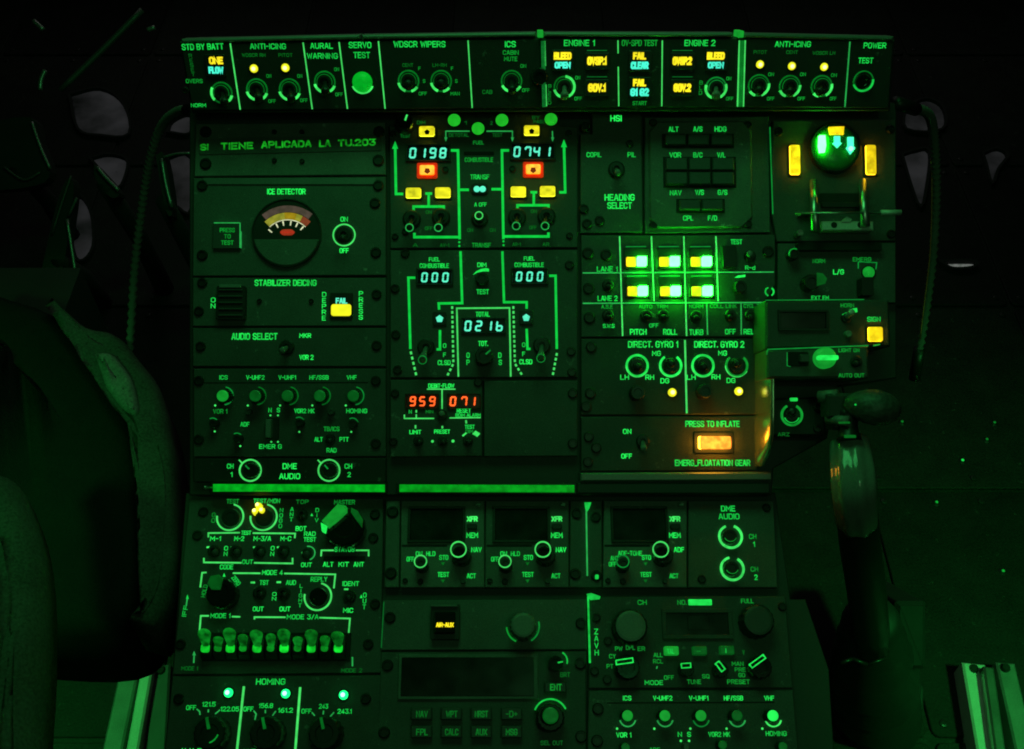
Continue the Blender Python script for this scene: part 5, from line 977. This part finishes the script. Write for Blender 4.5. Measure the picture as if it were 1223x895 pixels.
# ================================================================== SEATS
from mathutils import noise as mnoise
def cushion(r, name, px, z, thick, rnd, mat, dome=.0, steps=5, rum=.007):
    pts = ccw([tuple(atz(x, y, z).xy) for x, y in px]); n = len(pts); rings = []
    for j in range(steps + 1):
        a = math.pi / 2 * j / steps; rings.append((inset(pts, rnd * (1 - math.cos(a))) if j else pts, z - rnd + rnd * math.sin(a)))
    cx = sum(p_[0] for p_ in pts) / n; cy = sum(p_[1] for p_ in pts) / n
    for q in (.97, .94, .9, .86, .8, .74, .66, .58, .48, .36, .2): rings.append(([(cx + (a - cx) * q, cy + (b_ - cy) * q) for a, b_ in rings[steps][0]], z + dome * (1 - q)))
    v = [(a, b_, z - thick) for a, b_ in pts]
    for rr, zz in rings:
        for a, b_ in rr:
            w1 = mnoise.noise(Vector((a * 14, b_ * 9, z * 5))); w2 = mnoise.noise(Vector((a * 45, b_ * 22, 3))); v.append((a + rum * .4 * w2, b_, zz + rum * (w1 + .6 * w2)))
    f = [tuple(range(n))[::-1]]
    for j in range(len(rings)): f += [(j * n + i, j * n + (i + 1) % n, (j + 1) * n + (i + 1) % n, (j + 1) * n + i) for i in range(n)]
    f.append(tuple(range(len(rings) * n, (len(rings) + 1) * n)))
    return kid(new(name, mesh(v, f, True), mat), r)
def smooth_px(px, k=5):
    o = spline([(x, y, 0) for x, y in px], k); return [(p_.x, p_.y) for p_ in o]
st = root('crew_seat', 'dark fabric crew seat with a curved bolster edge, left of the console', 'seat', (-.55, -.05, FZ))
edge = smooth_px([(60, 352), (100, 386), (132, 391), (162, 418), (192, 468), (206, 540), (209, 620), (204, 700), (180, 742)])
cushion(st, 'bolster', edge + smooth_px([(150, 735), (172, 700), (180, 620), (178, 560), (160, 490), (125, 430), (90, 408)]), .50, .06, .011, 'bolster_fabric')
cushion(st, 'seat_pan', smooth_px([(-60, 330), (60, 365), (118, 428), (160, 500), (178, 600), (172, 690), (120, 745), (-60, 740)]), .485, .10, .02, 'seat_fabric')
cushion(st, 'pale_patch', smooth_px([(110, 418), (134, 420), (156, 452), (163, 490), (148, 488), (124, 458)]), .506, .03, .006, 'pale_fabric')  # paler raised patch on the bolster
v, f = prism([(-.80, .02), (-.47, .02), (-.47, .32), (-.80, .32)], FZ, .40); kid(new('seat_base', mesh(v, f), 'rubber'), st)
cushion(st, 'side_bolster', smooth_px([(-80, 540), (0, 556), (24, 590), (38, 640), (43, 700), (42, 780), (36, 860), (30, 960), (-80, 960)]), .62, .04, .02, 'bolster_fabric')

# ================================================================== SEAT RAILS
def rail(label, bars, z):
    a, b_ = bars[1][0], bars[1][1]; e = root('seat_rail', label, 'rail', atz(*a, FZ))
    for (p0, p1, w, h, mat) in bars:
        A = atz(*p0, z + h); B = atz(*p1, z + h); d = (B - A).normalized(); nrm = Vector((-d.y, d.x, 0)); o = nrm * (w / 2)
        v, f = prism([(A - o).xy[:], (B - o).xy[:], (B + o).xy[:], (A + o).xy[:]], FZ, z + h, min(.002, w * .3)); kid(new('track', mesh(v, f), mat), e)
    for (x, y) in [(bars[0][0][0], bars[0][0][1] + 7), (bars[2][0][0], bars[2][0][1] + 7)]:
        c = atz(x, y, z + .012); v, f = lathe([(.005, 0), (.004, .003)], 14); kid(new('bolt', mesh([Vector(q) + c for q in v], f), 'screw_steel'), e)
rail('green-lit metal seat rail of three tracks below the crew seat', [((155, 796), (120, 960), .020, .010, 'aluminium'), ((175, 799), (146, 960), .012, .024, 'bright_plate'), ((192, 794), (182, 960), .020, .012, 'lead_grey')], FZ + .02)
rail('green-lit metal seat rail of three tracks on the collective side floor', [((1163, 792), (1193, 960), .024, .012, 'bright_plate'), ((1181, 796), (1204, 960), .011, .026, 'steel'), ((1201, 791), (1240, 960), .020, .010, 'aluminium')], FZ + .02)

# ================================================================== NOSE: chin window panes, pedals, struts
def wpane(label, px, mat='window_glow'):
    mx_ = sum(q_[0] for q_ in px) / len(px); my_ = sum(q_[1] for q_ in px) / len(px); px = [(mx_ + (q_[0] - mx_) * .88, my_ + (q_[1] - my_) * .88) for q_ in px]
    e = [atz(x, y, FZ + .006) for x, y in smooth_px(px + [px[0]], 4)[:-1]]
    q = ccw([tuple(p_.xy) for p_ in e]); v, f = prism(q, FZ - .001, FZ + .006, .002); cx = sum(p_[0] for p_ in q) / len(q); cy = sum(p_[1] for p_ in q) / len(q)
    fr_o = inset(q, -.004); n_ = len(q)
    o = new('chin_window', mesh([(a - cx, b_ - cy, c - FZ) for a, b_, c in v], f), mat, (cx, cy, FZ)); tag(o, label, 'window')
    V = [(a - cx, b_ - cy, -.0005) for a, b_ in fr_o] + [(a - cx, b_ - cy, .011) for a, b_ in fr_o] + [(a - cx, b_ - cy, .011) for a, b_ in q] + [(a - cx, b_ - cy, .0) for a, b_ in q]
    new('frame', mesh(V, [(k_ * n_ + i, k_ * n_ + (i + 1) % n_, (k_ + 1) * n_ + (i + 1) % n_, (k_ + 1) * n_ + i) for k_ in range(3) for i in range(n_)]), 'void', (0, 0, 0), o)
wpane('dim grey nose window pane right under the green hose on the seat side', [(194, 188), (228, 184), (229, 256), (214, 252), (205, 246)])
wpane('small dim grey window pane above the metal pedal edge', [(107, 190), (128, 185), (151, 190), (153, 206), (142, 229), (125, 210)])
wpane('faint large grey window pane beyond the thin strut', [(80, 112), (120, 104), (150, 124), (158, 165), (120, 166), (92, 158)])
wpane('slim grey window pane beside the crossed pedal arms', [(84, 246), (96, 232), (110, 258), (112, 300), (96, 318), (86, 290)])
wpane('short faint window pane tucked behind the hose top', [(200, 160), (206, 146), (228, 138), (228, 162)])
wpane('dim wedge-shaped nose window pane on the collective side, next to the hose', [(1076, 184), (1092, 179), (1110, 180), (1106, 225), (1099, 252), (1088, 225)])
wpane('faint upper window pane behind the hose on the collective side', [(1080, 128), (1106, 118), (1128, 130), (1126, 158), (1080, 158)])
wpane('small dim wedge window pane at the far collective side', [(1173, 184), (1190, 178), (1203, 186), (1190, 205), (1184, 222), (1178, 200)])
wpane('bright slim sliver of window light beyond the hose on the collective side', [(1123, 315), (1140, 314), (1166, 315), (1160, 321), (1136, 322)], 'window_bright')
def edge_rod(r, name, pts, d, rr, mat):
    v, f = tube(spline([at(x, y, d) for x, y in pts], 4), [rr] * (4 * (len(pts) - 1) + 1), 8); return kid(new(name, mesh(v, f, True), mat), r)
def pedal(label, outline, edges, d, base):
    e = root('rudder_pedal', label, 'pedal', at(*base, d)); k = d / F
    c = [at(x, y, d) for x, y in smooth_px(outline + [outline[0]], 3)[:-1]]; n = len(c)
    v = c + [q + DIR * .02 for q in c]; f = [tuple(range(n)), tuple(range(n, 2 * n))[::-1]] + [(i, n + i, n + (i + 1) % n, (i + 1) % n) for i in range(n)]
    kid(new('foot_plate', mesh(v, f), 'rubber'), e)
    for pts, rr, m in edges: edge_rod(e, 'metal_edge', pts, d - .004, rr, m)
    # pedal arm down to the floor
    a = at(*base, d); b_ = Vector((a.x, a.y + .06, FZ)); v, f = tube([a, (a + b_) / 2 + Vector((0, .01, 0)), b_], [.010, .012, .014], 10); kid(new('arm', mesh(v, f, True), 'nose_black'), e)
pedal('black rudder pedal with a bright curved metal edge at the far seat side', [(-30, 150), (36, 140), (48, 170), (60, 205), (42, 222), (-30, 222)], [([(38, 146), (42, 158), (50, 180), (60, 202)], .0022, 'aluminium'), ([(5, 200), (28, 215), (48, 206)], .0016, 'lead_grey')], 1.42, (20, 200))
pedal('black rudder pedal arm with two thin metal edges crossing below the window pane', [(48, 330), (66, 250), (80, 214), (88, 222), (84, 262), (72, 330)], [([(85, 210), (76, 236), (62, 280)], .0014, 'lead_grey'), ([(80, 262), (86, 300), (90, 325)], .0022, 'aluminium'), ([(92, 236), (82, 258)], .002, 'lead_grey')], 1.36, (70, 310))
pedal('black pedal lever with a short bright edge near the small grey pane', [(112, 196), (120, 204), (142, 230), (132, 236), (114, 214)], [([(116, 200), (128, 214), (142, 228)], .0024, 'aluminium')], 1.30, (125, 220))
pedal('black pedal lever whose light edge runs down beside the hose', [(186, 186), (196, 186), (206, 250), (198, 252)], [([(193, 190), (198, 220), (205, 248)], .0022, 'aluminium'), ([(195, 188), (210, 184), (228, 183)], .0014, 'aluminium')], 1.22, (196, 240))
#pedal('small bright tipped pedal lever far on the collective side', [(1118, 312), (1140, 312), (1166, 314), (1162, 322), (1135, 323)], [([(1124, 317), (1140, 320), (1164, 318)], .0040, 'bright_plate')], 1.25, (1140, 320))
sr = root('strut', 'thin grey diagonal strut in the dark nose', 'strut', at(72, 108, 1.3)); edge_rod(sr, 'rod', [(72, 108), (120, 62), (170, 12)], 1.35, .004, 'lead_grey'); edge_rod(sr, 'rod_bracket', [(176, 36), (185, 33)], 1.3, .003, 'aluminium'); edge_rod(sr, 'rod_bracket', [(40, 25), (52, 36)], 1.3, .003, 'aluminium'); edge_rod(sr, 'rod_bracket', [(54, 84), (49, 96), (48, 108)], 1.3, .003, 'aluminium')
wr = root('amber_glint', 'thin reddish rod standing in for amber light glinting beside the hose on the collective side', 'wire', at(1100, 405, .9)); edge_rod(wr, 'glint_rod', [(1112, 190), (1113, 225), (1111, 300), (1103, 370), (1099, 405)], .9, .0006, 'amber_glint_paint')  # amber light reflected by the hose, put in as a reddish rod
# studs added on the side floor, their glints put in as glowing caps
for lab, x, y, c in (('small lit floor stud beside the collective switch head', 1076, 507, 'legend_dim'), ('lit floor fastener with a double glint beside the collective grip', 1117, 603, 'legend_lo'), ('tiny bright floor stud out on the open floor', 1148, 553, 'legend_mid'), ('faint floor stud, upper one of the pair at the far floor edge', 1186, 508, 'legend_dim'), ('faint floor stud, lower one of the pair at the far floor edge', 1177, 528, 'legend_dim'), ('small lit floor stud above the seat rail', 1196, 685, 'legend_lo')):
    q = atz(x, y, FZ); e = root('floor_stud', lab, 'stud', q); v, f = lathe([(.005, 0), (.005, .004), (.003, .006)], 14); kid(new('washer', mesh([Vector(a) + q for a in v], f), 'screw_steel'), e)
    v, f = lathe([(.002, .0055), (.0014, .007)], 10); kid(new('painted_glint', mesh([Vector(a) + q for a in v], f, True), c), e)
